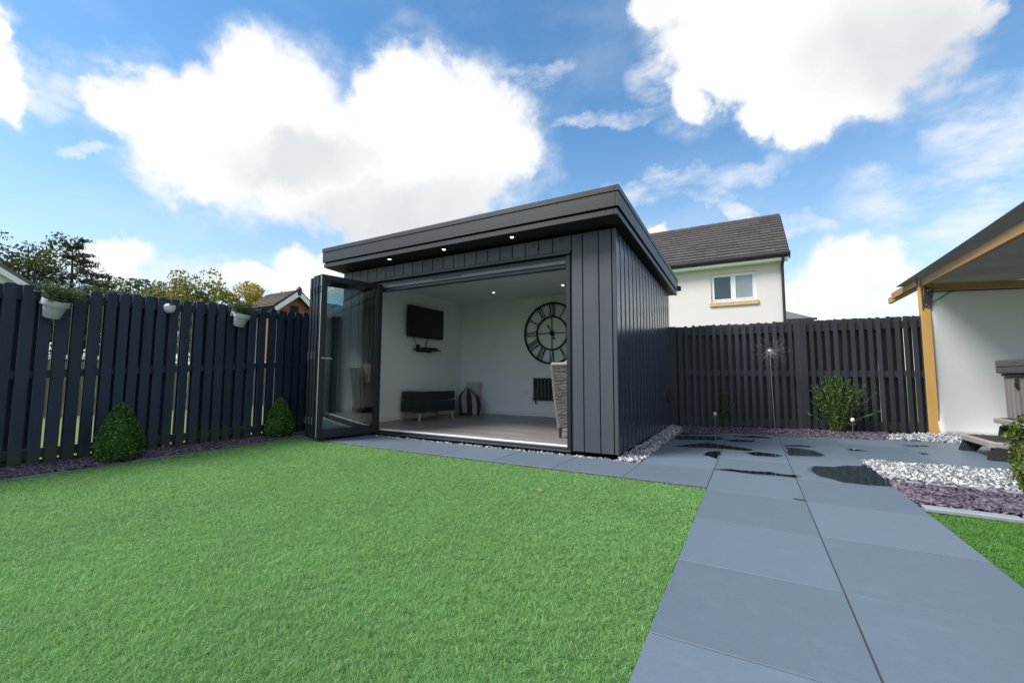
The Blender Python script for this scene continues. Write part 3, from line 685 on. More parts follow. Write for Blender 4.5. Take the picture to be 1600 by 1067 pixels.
# ================================================================== GARDEN ROOM
X0, X1, Y0, YB = -5.53, -1.225, 4.41, 7.79
RS = -.050                                            # the roof falls to the back
def S(y): return RS*(y-4.12)
room = thing('garden_room', 'charcoal clad flat roofed garden room with open folding glass doors', 'garden room', ((X0+X1)/2, Y0, 0))
def slope(mb, x0, x1, y0, y1, z0, z1):
    prof = [(x0, y0, z0+S(y0)), (x0, y1, z0+S(y1)), (x0, y1, z1+S(y1)), (x0, y0, z1+S(y0))]
    return mb.extr(prof, (0, 0, 0), (x1-x0, 0, 0))
FL = .075                                             # floor level inside
IX0, IX1, IY0, IY1, CZ = -5.35, -1.42, 4.56, 7.29, 2.35
fwall = MB(); fwall.box(X0+.012, -5.0, Y0+.016, Y0+.15, .02, 2.44); fwall.box(-1.745, X1-.012, Y0+.016, Y0+.15, .02, 2.44); fwall.box(-5.0, -1.745, Y0+.016, Y0+.15, 2.211, 2.44)
fwall = fwall.build('front_wall', V['void'], room)
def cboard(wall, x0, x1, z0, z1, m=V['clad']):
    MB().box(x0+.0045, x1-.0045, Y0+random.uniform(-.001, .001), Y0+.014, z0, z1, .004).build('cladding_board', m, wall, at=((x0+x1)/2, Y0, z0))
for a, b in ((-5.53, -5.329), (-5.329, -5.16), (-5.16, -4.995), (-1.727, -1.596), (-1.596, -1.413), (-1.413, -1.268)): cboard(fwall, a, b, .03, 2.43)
MB().box(-1.262, X1+.004, Y0-.006, Y0+.014, .03, 2.43, .004).build('corner_trim', V['clad'], fwall, at=(-1.245, Y0, 0))
xs = [-4.995, -4.802, -4.626, -4.453, -4.275, -4.1, -3.919, -3.739]
while xs[-1] < -1.95: xs.append(xs[-1]+.178)
xs[-1] = -1.730
for a, b in zip(xs, xs[1:]): cboard(fwall, a, b, 2.257, 2.43)
sw = MB(); prof = [(X1-.014, Y0+.016, .02), (X1-.014, YB-.01, .02), (X1-.014, YB-.01, 2.40+S(YB)), (X1-.014, Y0+.016, 2.44)]
sw.extr(prof, (0, 0, 0), (-.13, 0, 0)); sw = sw.build('side_wall', V['void'], room)
ys = list(np.linspace(Y0+.016, YB, 19))
for a, b in zip(ys, ys[1:]):
    p = [(X1-.012, a+.002, .03), (X1-.012, b-.002, .03), (X1-.012, b-.002, 2.43+S(b)), (X1-.012, a+.002, 2.43+S(a))]
    # each board laps the next: near edge thin, far edge proud
    prof = [(X1-.020, a+.001), (X1-.020, b), (X1-.008, b), (X1-.005, b-.03), (X1-.0028, (a+b)/2), (X1-.001, a+.050), (X1, a+.026), (X1-.0006, a+.009), (X1-.003, a+.002)]
    vs = [(x_, y_, .03) for x_, y_ in prof]+[(x_, y_, 2.43+S(y_)) for x_, y_ in prof]; n = len(prof)
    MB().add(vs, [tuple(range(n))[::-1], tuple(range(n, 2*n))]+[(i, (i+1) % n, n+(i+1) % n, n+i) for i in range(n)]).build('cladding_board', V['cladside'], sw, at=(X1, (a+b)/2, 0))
MB().box(X0, X0+.13, Y0+.02, YB-.01, .02, 2.25).build('left_wall', V['clad'], room)
MB().box(X0, X1-.02, YB-.14, YB, .02, 2.24).build('rear_wall', V['clad'], room)
# roof edge
EX0, EX1, EY0, EY1 = -5.665, -1.108, 4.12, 8.02
slope(MB(), EX0+.03, EX1-.03, EY0+.03, EY1-.03, 2.555, 2.745).build('roof', V['void'], room)
sf_ = MB()
slope(sf_, EX0+.045, EX1-.051, EY0+.045, Y0+.04, 2.478, 2.554); slope(sf_, X1-.06, EX1-.051, Y0+.04, EY1-.04, 2.478, 2.554); slope(sf_, EX0+.045, X0+.06, Y0+.04, EY1-.04, 2.478, 2.554)
sf_.build('soffit', V['soffit'], room)
MB().box(EX0, EX1-.03, EY0, EY0+.028, 2.553, 2.704, .002).build('fascia_board', V['fascia'], room)
slope(MB(), EX1-.028, EX1, EY0+.001, EY1, 2.553, 2.704).build('fascia_board', V['fascia'], room)
slope(MB(), EX0, EX0+.028, EY0+.03, EY1, 2.553, 2.704).build('fascia_board', V['fascia'], room)
MB().box(EX0-.006, EX1-.034, EY0-.008, EY0+.03, 2.708, 2.768, .003).build('roof_trim', V['fascia'], room)
slope(MB(), EX1-.032, EX1+.008, EY0-.008, EY1+.005, 2.708, 2.768).build('roof_trim', V['fascia'], room)
slope(MB(), EX0-.008, EX0+.03, EY0+.032, EY1, 2.708, 2.768).build('roof_trim', V['fascia'], room)
MB().box(EX0+.018, EX1-.052, EY0+.016, EY0+.044, 2.476, 2.534, .002).build('drip_board', V['fascia'], room)
slope(MB(), EX1-.05, EX1-.018, EY0+.017, EY1-.01, 2.476, 2.534).build('drip_board', V['fascia'], room)
slope(MB(), EX0+.018, EX0+.044, EY0+.046, EY1-.01, 2.476, 2.534).build('drip_board', V['fascia'], room)
sc = MB()
for xk in np.linspace(EX0+.12, EX1-.13, 9):
    for z in (2.585, 2.672): sc.lathe([(.0, -.002), (.0055, -.002), (.0055, .004)], (xk, EY0, z), 6, 'y')
    sc.lathe([(.0, -.002), (.005, -.002), (.005, .004)], (xk, EY0+.016, 2.505), 6, 'y')
for yk in np.linspace(EY0+.14, EY1-.2, 7):
    for z in (2.585, 2.672): sc.lathe([(.0055, -.004), (.0055, .0025), (.0, .0025)], (EX1, yk, z+S(yk)), 6, 'x')
    sc.lathe([(.0055, -.004), (.0055, .0025), (.0, .0025)], (EX1-.018, yk, 2.505+S(yk)), 6, 'x')
tag(sc.build('fixing_screw', V['rubber'], room), kind='stuff')
gt = MB(); gt.box(EX0, EX1+.045, EY1+.006, EY1+.10, 2.375, 2.46, .01); gt.build('gutter', V['gutter'], room)
for xk in (-4.396, -3.427, -2.412):
    zz = 2.478+S(4.26)
    d = MB().lathe([(.040, .012), (.040, -.003), (.032, -.004), (.026, 0)], (xk, 4.26, zz), 20).build('downlight', V['silver'], room, at=(xk, 4.26, zz))
    MB().lathe([(.019, .004), (.019, -.004), (.0, -.005)], (xk, 4.26, zz), 16).build('bulb', V['lamp'], d, at=(xk, 4.26, zz))
cw = MB().box(X1, X1+.02, 7.32, 7.50, .42, .60, .006); cw.extr([(X1+.02, 7.325, .585), (X1+.075, 7.325, .47), (X1+.075, 7.325, .455), (X1+.02, 7.325, .44)], (0, 0, 0), (0, .17, 0))
cw.build('vent_cowl', V['gutter'], room)
# door opening: drip trim, head, jambs, threshold
MB().box(-4.99, -1.735, Y0-.03, Y0+.012, 2.213, 2.25, .004).build('door_drip_trim', V['fascia'], room)
fr_ = MB(); fr_.box(-4.96, -1.795, Y0+.03, Y0+.12, 2.072, 2.208, .003); fr_.box(-1.795, -1.749, Y0+.004, Y0+.12, .055, 2.208, .003); fr_.box(-4.998, -4.96, Y0+.004, Y0+.12, .055, 2.208, .003)
dfm = fr_.build('door_frame', V['alu'], room)
MB().box(-4.95, -1.80, Y0+.012, Y0+.029, 2.112, 2.152, .003).build('head_strip', V['alugrey'], dfm)  # paler grey strip across the head of the doorway
MB().box(-3.75, -3.25, Y0+.006, Y0+.0115, 2.137, 2.146, .001).build('trickle_vent', V['alu'], dfm)
th = MB(); th.box(-4.99, -1.75, Y0-.008, Y0+.028, .008, .038, .003); th.box(-4.99, -1.75, Y0+.006, Y0+.05, .038, .058, .003)
th = th.build('threshold', V['alu'], room)
MB().box(-4.98, -1.752, Y0-.012, Y0-.0085, .020, .026, .001).build('threshold_rib', V['alugrey'], th)
MB().box(-4.98, -1.80, Y0+.040, Y0+.068, .0585, .078, .002).build('track_rail', V['upvc'], th)  # metal rail coloured white, so its bright gleam is painted on
MB().box(-4.99, -1.75, Y0+.07, IY0, .02, .066).build('sill_gasket', V['rubber'], th)
# the inside
MB().box(IX0-.04, IX0, IY0-.0, IY1, FL-.03, CZ+.02).build('inner_wall', V['plaster'], room)
MB().box(IX1, IX1+.04, IY0-.0, IY1, FL-.03, CZ+.02).build('inner_wall', V['plaster'], room)
MB().box(IX0, IX1, IY1, IY1+.04, FL-.03, CZ+.02).build('inner_wall', V['plaster'], room)
iw = MB(); iw.box(IX0, -5.0, IY0-.004, IY0+.012, FL, CZ); iw.box(-1.745, IX1, IY0-.004, IY0+.012, FL, CZ); iw.box(-5.0, -1.745, IY0-.004, IY0+.012, 2.21, CZ); iw.build('inner_wall', V['plaster'], room)
MB().box(IX0-.04, IX1+.04, IY0-.01, IY1+.04, CZ+.003, CZ+.02).build('ceiling', V['plaster'], room)
for a in ((IX0, IX0+.014, IY0+.012, IY1), (IX1-.014, IX1, IY0+.012, IY1), (IX0+.014, IX1-.014, IY1-.014, IY1)):
    MB().box(a[0], a[1], a[2], a[3], FL, FL+.085, .003).build('skirting_board', V['skirt'], room)
flo = MB().box(IX0-.03, IX1+.03, IY0-.02, IY1+.03, .02, FL-.009).build('floor', V['void'], room)
row = 0; y = IY0-.02
while y < IY1:
    y2 = min(y+.165, IY1); x = IX0-random.uniform(.1, 1.1)
    while x < IX1:
        a, b = max(x, IX0), min(x+1.25, IX1)
        if b-a > .02: MB().box(a+.0008, b-.0008, y+.001, y2-.001, FL-.008, FL, .0018).build('floor_board', V['oak'], flo, at=((a+b)/2, y, FL))
        x += 1.25
    y = y2
for xk, yk in ((-4.06, 6.5), (-2.70, 6.5), (-4.06, 5.3), (-2.70, 5.3)):
    d = MB().lathe([(.045, .006), (.045, -.003), (.036, -.005), (.032, 0)], (xk, yk, CZ), 20).build('downlight', V['silver'], room, at=(xk, yk, CZ))
    MB().lathe([(.019, .003), (.019, -.004), (.0, -.005)], (xk, yk, CZ), 16).build('bulb', V['lamp'], d, at=(xk, yk, CZ))
# folding door leaves stacked at the left jamb, ends out over the paving
def leaf(outer, inner, z0, z1, handle=False, edgeseal=False):
    o = Vector((*outer, 0)); i = Vector((*inner, 0)); u = (i-o).normalized(); n = Vector((u.y, -u.x, 0)); ln = (i-o).length
    M = Matrix(((u.x, n.x, 0, o.x), (u.y, n.y, 0, o.y), (0, 0, 1, 0), (0, 0, 0, 1)))
    T = .030; W = .072
    f = MB(); f.box(0, W, -T, T, z0, z1, .004, M); f.box(ln-W, ln, -T, T, z0, z1, .004, M)
    f.box(W, ln-W, -T+.002, T-.002, z0, z0+W+.03, .004, M); f.box(W, ln-W, -T+.002, T-.002, z1-W, z1, .004, M)
    f.box(W, W+.016, -T+.014, T-.014, z0+W+.03, z1-W, .002, M); f.box(ln-W-.016, ln-W, -T+.014, T-.014, z0+W+.03, z1-W, .002, M)
    f = f.build('door_leaf', V['alu'], room)
    MB().box(W+.012, ln-W-.012, -.003, .003, z0+W+.028, z1-W+.002, 0, M).build('glass_pane', V['glass'], f)
    hn = MB()
    for zz in (z0+.22, (z0+z1)/2, z1-.2):
        for q in (-.045, -.012, .021): hn.tube([M @ Vector((-.008, T*.55, zz+q)), M @ Vector((-.008, T*.55, zz+q+.026))], .009, 8)
    tag(hn.build('hinge', V['alugrey'] if not edgeseal else V['alu'], f), kind='stuff')
    if edgeseal: MB().box(-.004, .004, T-.005, T+.004, z0+.02, z1-.01, .001, M).build('edge_seal', V['silver'], f)
    if handle:
        h = MB(); h.box(.022, .05, T, T+.008, .93, 1.13, .003, M); h.build('handle_plate', V['alu'], f)
        h = MB(); h.tube([M @ Vector((.036, T+.006, 1.06)), M @ Vector((.036, T+.045, 1.06))], .009, 8); h.tube([M @ Vector((.034, T+.045, 1.06)), M @ Vector((.10, T+.047, 1.06)), M @ Vector((.15, T+.045, 1.058))], .009, 8)
        h.build('handle', V['silver'], f, smooth=True)
    return f
leaf((-4.872, 3.528), (-4.685, 4.405), .035, 2.16, True, True)
leaf((-4.962, 3.545), (-4.775, 4.41), .035, 2.16)
leaf((-5.050, 3.565), (-4.862, 4.415), .035, 2.16)
leaf((-5.165, 3.60), (-4.955, 4.40), .035, 2.15)

# ------------------------------------------------------------------ inside the room
tv = thing('television', 'black flat television on a bracket on the left inner wall', 'television', (IX0, 6.0, 1.8))
MB().box(IX0+.07, IX0+.115, 5.56, 6.54, 1.525, 2.09, .006).build('casing', V['black'], tv)
MB().box(IX0+.1155, IX0+.1165, 5.575, 6.525, 1.545, 2.075).build('screen', V['tvscreen'], tv)
b = MB().box(IX0, IX0+.012, 5.88, 6.2, 1.7, 1.95, .002); b.box(IX0+.012, IX0+.07, 6.0, 6.08, 1.74, 1.9, .002); b.build('wall_bracket', V['black'], tv)
cb_ = MB(); cb_.tube([(IX0+.06, 5.75, 1.55), (IX0+.05, 5.80, 1.46), (IX0+.03, 5.86, 1.40), (IX0+.07, 5.88, 1.345)], .006, 6); cb_.tube([(IX0+.06, 6.15, 1.55), (IX0+.03, 6.14, 1.46), (IX0+.06, 6.08, 1.37)], .006, 6); cb_.build('cable', V['black'], tv)
sh = thing('wall_shelf', 'small dark floating shelf on the wall below the television', 'shelf', (IX0, 6.08, 1.3))
MB().box(IX0, IX0+.17, 5.79, 6.40, 1.295, 1.318, .004).build('board', V['grip'], sh)
MB().box(IX0, IX0+.02, 5.9, 6.3, 1.27, 1.295, .002).build('bracket', V['black'], sh)
st = thing('set_top_box', 'slim black media box lying on the small wall shelf', 'media box', (IX0+.09, 6.14, 1.318))
MB().box(IX0+.025, IX0+.15, 5.98, 6.34, 1.319, 1.352, .006).build('case', V['black'], st); MB().box(IX0+.1505, IX0+.152, 6.0, 6.32, 1.326, 1.344).build('front_panel', V['tvscreen'], st)
ro = thing('router', 'small upright black device at the end of the wall shelf', 'router', (IX0+.08, 5.88, 1.318))
MB().box(IX0+.05, IX0+.08, 5.83, 5.92, 1.319, 1.40, .006).build('case', V['black'], ro); MB().box(IX0+.04, IX0+.09, 5.82, 5.93, 1.3185, 1.327, .003).build('foot', V['black'], ro)

ot = thing('ottoman', 'dark navy storage ottoman with wooden legs below the television', 'ottoman', (-5.0, 5.83, FL)); 
Mo = Matrix.Translation((-4.985, 5.845, FL)) @ Matrix.Rotation(rad(-8), 4, 'Z')
def soft(mb, x0, x1, y0, y1, z0, z1, M, puff=.012, n=9, rnd=.14):
    """upholstered block: swollen faces"""
    vs = []; fs = []
    bmx = bmesh.new(); bmesh.ops.create_cube(bmx, size=2); bmesh.ops.subdivide_edges(bmx, edges=bmx.edges[:], cuts=n, use_grid_fill=True)
    for v in bmx.verts:
        c = Vector(v.co); h = ((x1-x0)/2, (y1-y0)/2, (z1-z0)/2); rr = min(h)*rnd
        c = Vector([math.sin(q*math.pi/2) for q in c])                 # rows gather at the edges
        inn = Vector([max(-(h[a]-rr), min(h[a]-rr, c[a]*h[a])) for a in range(3)]); d = Vector([c[a]*h[a]-inn[a] for a in range(3)])
        q = inn+(d.normalized()*rr if d.length > 1e-9 else d); e = [q[a]/h[a] for a in range(3)]
        for a in range(3): q[a] += e[a]*puff*(1-e[a-1]**2)*(1-e[a-2]**2)
        vs.append(M @ (q+Vector(((x0+x1)/2, (y0+y1)/2, (z0+z1)/2))))
    bmx.verts.ensure_lookup_table(); bmx.verts.index_update()
    fs = [tuple(v.index for v in f.verts) for f in bmx.faces]; bmx.free(); return mb.add(vs, fs)
soft(MB(), -.24, .24, -.42, .42, .145, .335, Mo, .004).build('body', V['navy'], ot, True)
soft(MB(), -.232, .232, -.412, .412, .35, .49, Mo, .010).build('lid_cushion', V['navy'], ot, True)
for sx in (-1, 1):
    for sy in (-1, 1):
        MB().tube([Mo @ Vector((sx*.19, sy*.36, .147)), Mo @ Vector((sx*.21, sy*.385, 0))], [.030, .017], 12).build('leg', V['oakleg'], ot, True)
pp = thing('folded_throw', 'thin pale throw spread on top of the navy ottoman', 'throw', (-4.985, 5.845, FL+.50))
vs = []; nn = 14
for i in range(nn+1):
    for j in range(nn+1):
        a, b2 = i/nn*.44-.22, j/nn*.74-.37; vs.append(Mo @ Vector((a+.012*math.sin(9*b2), b2, .503+.004*math.sin(14*a+9*b2)+.003*math.sin(31*b2)-.02*max(0, abs(a)-.19)*10*.2)))
fs = [(i*(nn+1)+j, (i+1)*(nn+1)+j, (i+1)*(nn+1)+j+1, i*(nn+1)+j+1) for i in range(nn) for j in range(nn)]
me_ = MB().add(vs, fs).build('cloth', V['card'], pp, True)
so_ = me_.modifiers.new('thickness', 'SOLIDIFY'); so_.thickness = .006

# gathered striped bag in the corner
bg_ = thing('striped_bag', 'cream and charcoal striped fabric bag slumped in the far corner', 'bag', (-4.86, 6.92, FL))
def bagpt(t, a):
    R_ = .245*(1-.22*(2*t-.75)**2)*(1 if t < .7 else max(.24, 1-((t-.7)/.3)**1.5*.78)); fold = 1+.05*math.sin(7*a+3*t)+.03*math.sin(13*a)+(.10*math.sin(5*a) if t > .75 else 0)
    return Vector((-4.86+1.05*R_*fold*math.cos(a)-.05*t*t, 6.92+.72*R_*fold*math.sin(a), FL+.005+t*.50-.03*math.cos(a*2)*t))
na, ntt = 56, 16
for k in range(14):
    m_ = MB(); a0, a1 = int(k*na/14), int((k+1)*na/14)
    vs = [bagpt(t/ntt, 2*math.pi*a/na) for t in range(ntt+1) for a in range(a0, a1+1)]; w_ = a1-a0+1
    fs = [(t*w_+a, t*w_+a+1, (t+1)*w_+a+1, (t+1)*w_+a) for t in range(ntt) for a in range(w_-1)]
    m_.add(vs, fs).build('stripe', V['bagdark' if k % 2 else 'bagcream'], bg_, True)
MB().lathe([(.0, 0), (.052, 0), (.06, .03), (.05, .05), (.0, .055)], (-4.91, 6.92, FL+.49), 14).build('gathered_neck', V['bagcream'], bg_, True)
MB().lathe([(.16, 0), (.20, .01), (.205, .05), (.0, .055)], (-4.86, 6.92, FL), 28).build('base', V['bagdark'], bg_, True)
bx = thing('storage_box', 'pale card box standing behind the striped bag', 'box', (-4.95, 7.20, FL))
MB().box(-5.10, -4.80, 7.13, 7.265, FL, FL+.60, .004).build('carton', V['card'], bx); MB().box(-5.105, -4.795, 7.125, 7.27, FL+.55, FL+.625, .004).build('lid', V['card'], bx)

# wall clock
CX, CY, CZc = -3.245, IY1-.03, 1.635
ck = thing('wall_clock', 'large black open metal clock with roman numerals on the back wall', 'clock', (CX, IY1, CZc))
def ring(r0, r1, n=72): 
    m_ = MB(); vs = []; fs = []
    for i in range(n):
        a = 2*math.pi*i/n
        for (r, y_) in ((r0, -.008), (r1, -.008), (r1, .008), (r0, .008)): vs.append((CX+r*math.sin(a), CY+y_, CZc+r*math.cos(a)))
    for i in range(n):
        j = (i+1) % n
        for q in range(4): fs.append((i*4+q, i*4+(q+1) % 4, j*4+(q+1) % 4, j*4+q))
    return m_.add(vs, fs)
ring(.548, .585).build('outer_ring', V['black'], ck, True); ring(.295, .325).build('inner_ring', V['black'], ck, True)
def bar(mb, p, q, w, a):
    p, q = Vector(p), Vector(q); d = (q-p).normalized(); n = Vector((-d.y, d.x))*w/2
    R_ = lambda v: (CX+v.x*math.cos(a)+v.y*math.sin(a), CY, CZc-v.x*math.sin(a)+v.y*math.cos(a))
    c = [R_(p+n), R_(q+n), R_(q-n), R_(p-n)]
    return mb.add([(x_, y_-.005, z_) for x_, y_, z_ in c]+[(x_, y_+.005, z_) for x_, y_, z_ in c], [(0, 1, 2, 3), (7, 6, 5, 4)]+[(i, 4+i, 4+(i+1) % 4, (i+1) % 4) for i in range(4)])
RN = ['XII', 'I', 'II', 'III', 'IV', 'V', 'VI', 'VII', 'VIII', 'IX', 'X', 'XI']; CW = {'I': .030, 'V': .075, 'X': .078}
for k, s_ in enumerate(RN):
    m_ = MB(); a = k*math.pi/6; tw = sum(CW[c] for c in s_); x = -tw/2; r0, r1 = .322, .552
    for c in s_:
        w = CW[c]; xc = x+w/2
        if c == 'I': bar(m_, (xc, r0), (xc, r1), .013, a)
        if c == 'V': bar(m_, (xc-.026, r1), (xc, r0), .014, a); bar(m_, (xc+.026, r1), (xc, r0), .009, a)
        if c == 'X': bar(m_, (xc-.028, r1), (xc+.028, r0), .014, a); bar(m_, (xc+.028, r1), (xc-.028, r0), .009, a)
        x += w
    m_.build('numeral', V['black'], ck)
for a in range(4): bar(MB(), (0, .03), (0, .30), .014, a*math.pi/2).build('spoke', V['black'], ck)
MB().lathe([(.0, -.018), (.045, -.018), (.045, .012), (.0, .012)], (CX, CY, CZc), 24, 'y').build('hub', V['black'], ck)
h = bar(MB(), (0, -.05), (0, .19), .012, rad(-30)); bar(h, (0, .12), (0, .17), .026, rad(-30)); h.build('hand', V['black'], ck)
h = bar(MB(), (0, -.03), (0, .13), .016, rad(157)); bar(h, (0, .09), (0, .12), .03, rad(157)); h.build('hand', V['black'], ck)

rd = thing('radiator', 'anthracite column radiator on the back wall below the clock', 'radiator', (-3.3, IY1, .35))
for k in range(12):
    MB().box(-3.615+k*.074, -3.615+k*.074+.058, IY1-.085, IY1-.045, .375, .80, .012).build('column', V['radiator'], rd)
MB().box(-3.615, -2.735, IY1-.044, IY1-.028, .40, .44, .004).build('manifold', V['radiator'], rd); MB().box(-3.615, -2.735, IY1-.044, IY1-.028, .735, .775, .004).build('manifold', V['radiator'], rd)
MB().tube([(-3.57, IY1-.06, .378), (-3.57, IY1-.06, .33), (-3.57, IY1-.03, .31)], .012, 8).build('valve', V['black'], rd); MB().lathe([(.016, -.06), (.024, -.05), (.024, 0), (.016, .01)], (-3.66, IY1-.05, .42), 12).build('thermostat', V['plasticwhite'], rd)
MB().box(-3.3, -3.26, IY1-.03, IY1, .5, .7).build('bracket', V['radiator'], rd)
so = thing('wall_socket', 'white double socket on the back wall left of the radiator', 'socket', (-3.80, IY1, .53))
MB().box(-3.875, -3.745, IY1-.012, IY1, .49, .575, .004).build('plate', V['plasticwhite'], so)
for q in (-3.85, -3.79): MB().box(q, q+.026, IY1-.016, IY1-.012, .525, .55, .002).build('switch', V['plasticwhite'], so)

# wicker armchair, its back to the door
ch = thing('wicker_chair', 'grey wicker armchair behind the right hand door jamb', 'chair', (-1.86, 5.2, FL))
CHY, CL, CR_ = 4.93, -2.165, -1.50
def backpt(s_, t):      # s across 0..1, t up 0..1 ; leans and widens upward
    wdn = .055*math.sin(t*math.pi*.55)*(1-2*s_)*-1
    x = CL+.035+(CR_-CL-.07)*s_+wdn*1.0-(.05*max(0, t-.75)*4*(1-2*s_)**3)*.25
    return Vector((x, CHY-.07*t+.05*(2*s_-1)**2, FL+.10+.80*t))
wv = MB()
nb, nc = 44, 26
for k in range(nb):
    t0, t1 = k/nb+.003, (k+1)/nb-.003
    ptsA = []
    for j in range(nc*2+1):
        s_ = j/(nc*2); o_ = .010*math.cos(math.pi*(j+(k % 2)*2)/2)
        ptsA.append((backpt(s_, t0)+Vector((0, -.006-o_, 0)), backpt(s_, t1)+Vector((0, -.006-o_, 0)), backpt(s_, (t0+t1)/2)+Vector((0, -.013-o_, 0))))
    vs = [p for tr in ptsA for p in (tr[0], tr[2], tr[1])]
    fs = []
    for j in range(nc*2): fs += [(j*3, j*3+3, j*3+4, j*3+1), (j*3+1, j*3+4, j*3+5, j*3+2)]
    # one strand per two crossings so each over-pass takes its own tone
    for j in range(0, nc*2, 4): 
        sub = MB(); n0 = j*3; n1 = min(j+4, nc*2)*3+3
        wv.add(vs[n0:n1], [tuple(i-n0 for i in f) for f in fs if min(f) >= n0 and max(f) < n1])
tag(wv.build('weave', V['wick'], ch), kind='stuff')
bk_ = MB(); vs = [backpt(i/8, t/8)+Vector((0, .012, 0)) for t in range(9) for i in range(9)]; vs += [backpt(i/8, t/8)+Vector((0, .05, 0)) for t in range(9) for i in range(9)]
fs = [(t*9+i, t*9+i+1, t*9+i+10, t*9+i+9) for t in range(8) for i in range(8)]; fs += [tuple(81+q for q in f) for f in fs]
bk_.add(vs, fs).build('backrest', V['wickdark'], ch)
fm = MB()
for s_ in (0, 1): fm.tube([backpt(s_, t/8) for t in range(9)], .022, 8)
fm.tube([backpt(i/8, 1)+Vector((0, 0, .012)) for i in range(9)], .024, 8); fm.tube([backpt(i/8, 0) for i in range(9)], .018, 8)
fm.build('frame', V['wick'], ch, True)
for x_, y_ in ((CL+.06, CHY+.02), (CR_-.06, CHY+.02), (CL+.04, CHY+.58), (CR_-.04, CHY+.58)): MB().tube([(x_, y_, FL), (x_, y_, FL+.13)], [.016, .022], 10).build('leg', V['wickdark'], ch)
for x_ in (CL+.035, CR_-.035):
    a_ = MB(); a_.box(x_-.03, x_+.03, CHY+.03, CHY+.62, FL+.12, FL+.56, .015); a_.tube([(x_, CHY+.0, FL+.60), (x_, CHY+.3, FL+.60), (x_, CHY+.60, FL+.58), (x_, CHY+.64, FL+.5)], .036, 10); a_.build('armrest', V['wick'], ch, True)
MB().box(CL+.06, CR_-.06, CHY+.05, CHY+.60, FL+.14, FL+.32, .01).build('seat', V['wick'], ch)
soft(MB(), CL+.07, CR_-.07, CHY+.06, CHY+.60, FL+.32, FL+.43, Matrix.Identity(4), .02).build('seat_cushion', V['cushion'], ch, True)
cu = thing('back_cushion', 'beige cushion peeping over the top of the wicker chair', 'cushion', (-1.86, 5.04, FL+.43))
soft(MB(), CL+.06, CR_-.08, -.06, .06, FL+.44, FL+.97, Matrix.Translation((0, CHY+.13, .0)) @ Matrix.Rotation(rad(-3), 4, 'X'), .05, 9, .9).build('pad', V['cushion'], cu, True)
# sofa down the right hand wall, met only as a reflection in the glass
sf = thing('wicker_sofa', 'grey wicker sofa along the right inner wall mirrored in the door glass', 'sofa', (-1.8, 6.4, FL))
MB().box(-2.15, -1.46, 5.75, 7.2, FL+.08, FL+.32, .02).build('seat', V['wick'], sf); MB().box(-1.60, -1.44, 5.75, 7.2, FL+.32, FL+.80, .03).build('backrest', V['wick'], sf)
for y_ in (5.75, 7.08): MB().box(-2.15, -1.60, y_, y_+.12, FL+.32, FL+.56, .03).build('armrest', V['wick'], sf)
soft(MB(), -2.14, -1.62, 5.88, 7.07, FL+.33, FL+.45, Matrix.Identity(4), .02).build('seat_cushion', V['cushion'], sf, True)
for x_ in (-2.1, -1.5):
    for y_ in (5.82, 7.12): MB().box(x_-.02, x_+.02, y_-.02, y_+.02, FL, FL+.08).build('leg', V['wickdark'], sf)
for y_, lab in ((6.1, 'pale furry cushion on the near half of the wicker sofa'), (6.75, 'pale furry cushion on the far half of the wicker sofa')):
    c_ = thing('furry_cushion', lab, 'cushion', (-1.72, y_, FL+.46), 'furry cushions on the sofa')
    soft(MB(), -.07, .07, -.22, .22, -.21, .21, Matrix.Translation((-1.74, y_, FL+.68)) @ Matrix.Rotation(rad(-14), 4, 'Y'), .06, 9, .9).build('cover', V['fluffy'], c_, True)

# ================================================================== PLANTS AND ORNAMENTS
def cone(x, y, H, R_, label, seed, m):
    t_ = thing('topiary_cone', label, 'topiary', (x, y, 0)); r = np.random.default_rng(seed)
    n = 6500; t = r.beta(1, 1.35, n); a = r.uniform(0, 2*np.pi, n)
    prof = lambda t: R_*np.clip(1-np.clip((t-.14)/.86, 0, 1)**1.6, 0, 1)**.70*np.where(t < .14, .80+.2*t/.14, 1)
    lump = 1+.06*np.sin(5*a+9*t)+.05*np.sin(11*a-14*t)+.04*r.normal(size=n)
    rr = prof(t)*lump*(1-np.abs(r.normal(0, .09, n)))
    P = np.stack([x+rr*np.cos(a), y+rr*np.sin(a), .02+t*H*.97], -1)
    v, f = leaves(P, r.uniform(.016, .030, n), r, .7); npobj('foliage', v, f, m, t_)
    core = MB().lathe([(.0, .03)]+[(float(prof(np.array(q)))*.86, .03+q*H*.9) for q in (0, .1, .25, .4, .6, .8, .93)]+[(.0, H*.93)], (x, y, 0), 20); core.build('inner_growth', V['boxleaf'], t_, True)
    MB().tube([(x, y, -.03), (x, y, .08)], .02, 8).build('stem', V['bark'], t_); return t_
cone(-5.475, 1.80, .565, .178, 'larger clipped box cone beside the left fence near the camera', 21, V['boxleaf'])
cone(-5.69, 3.57, .535, .172, 'smaller clipped box cone beside the folded glass door', 22, V['boxleaf'])

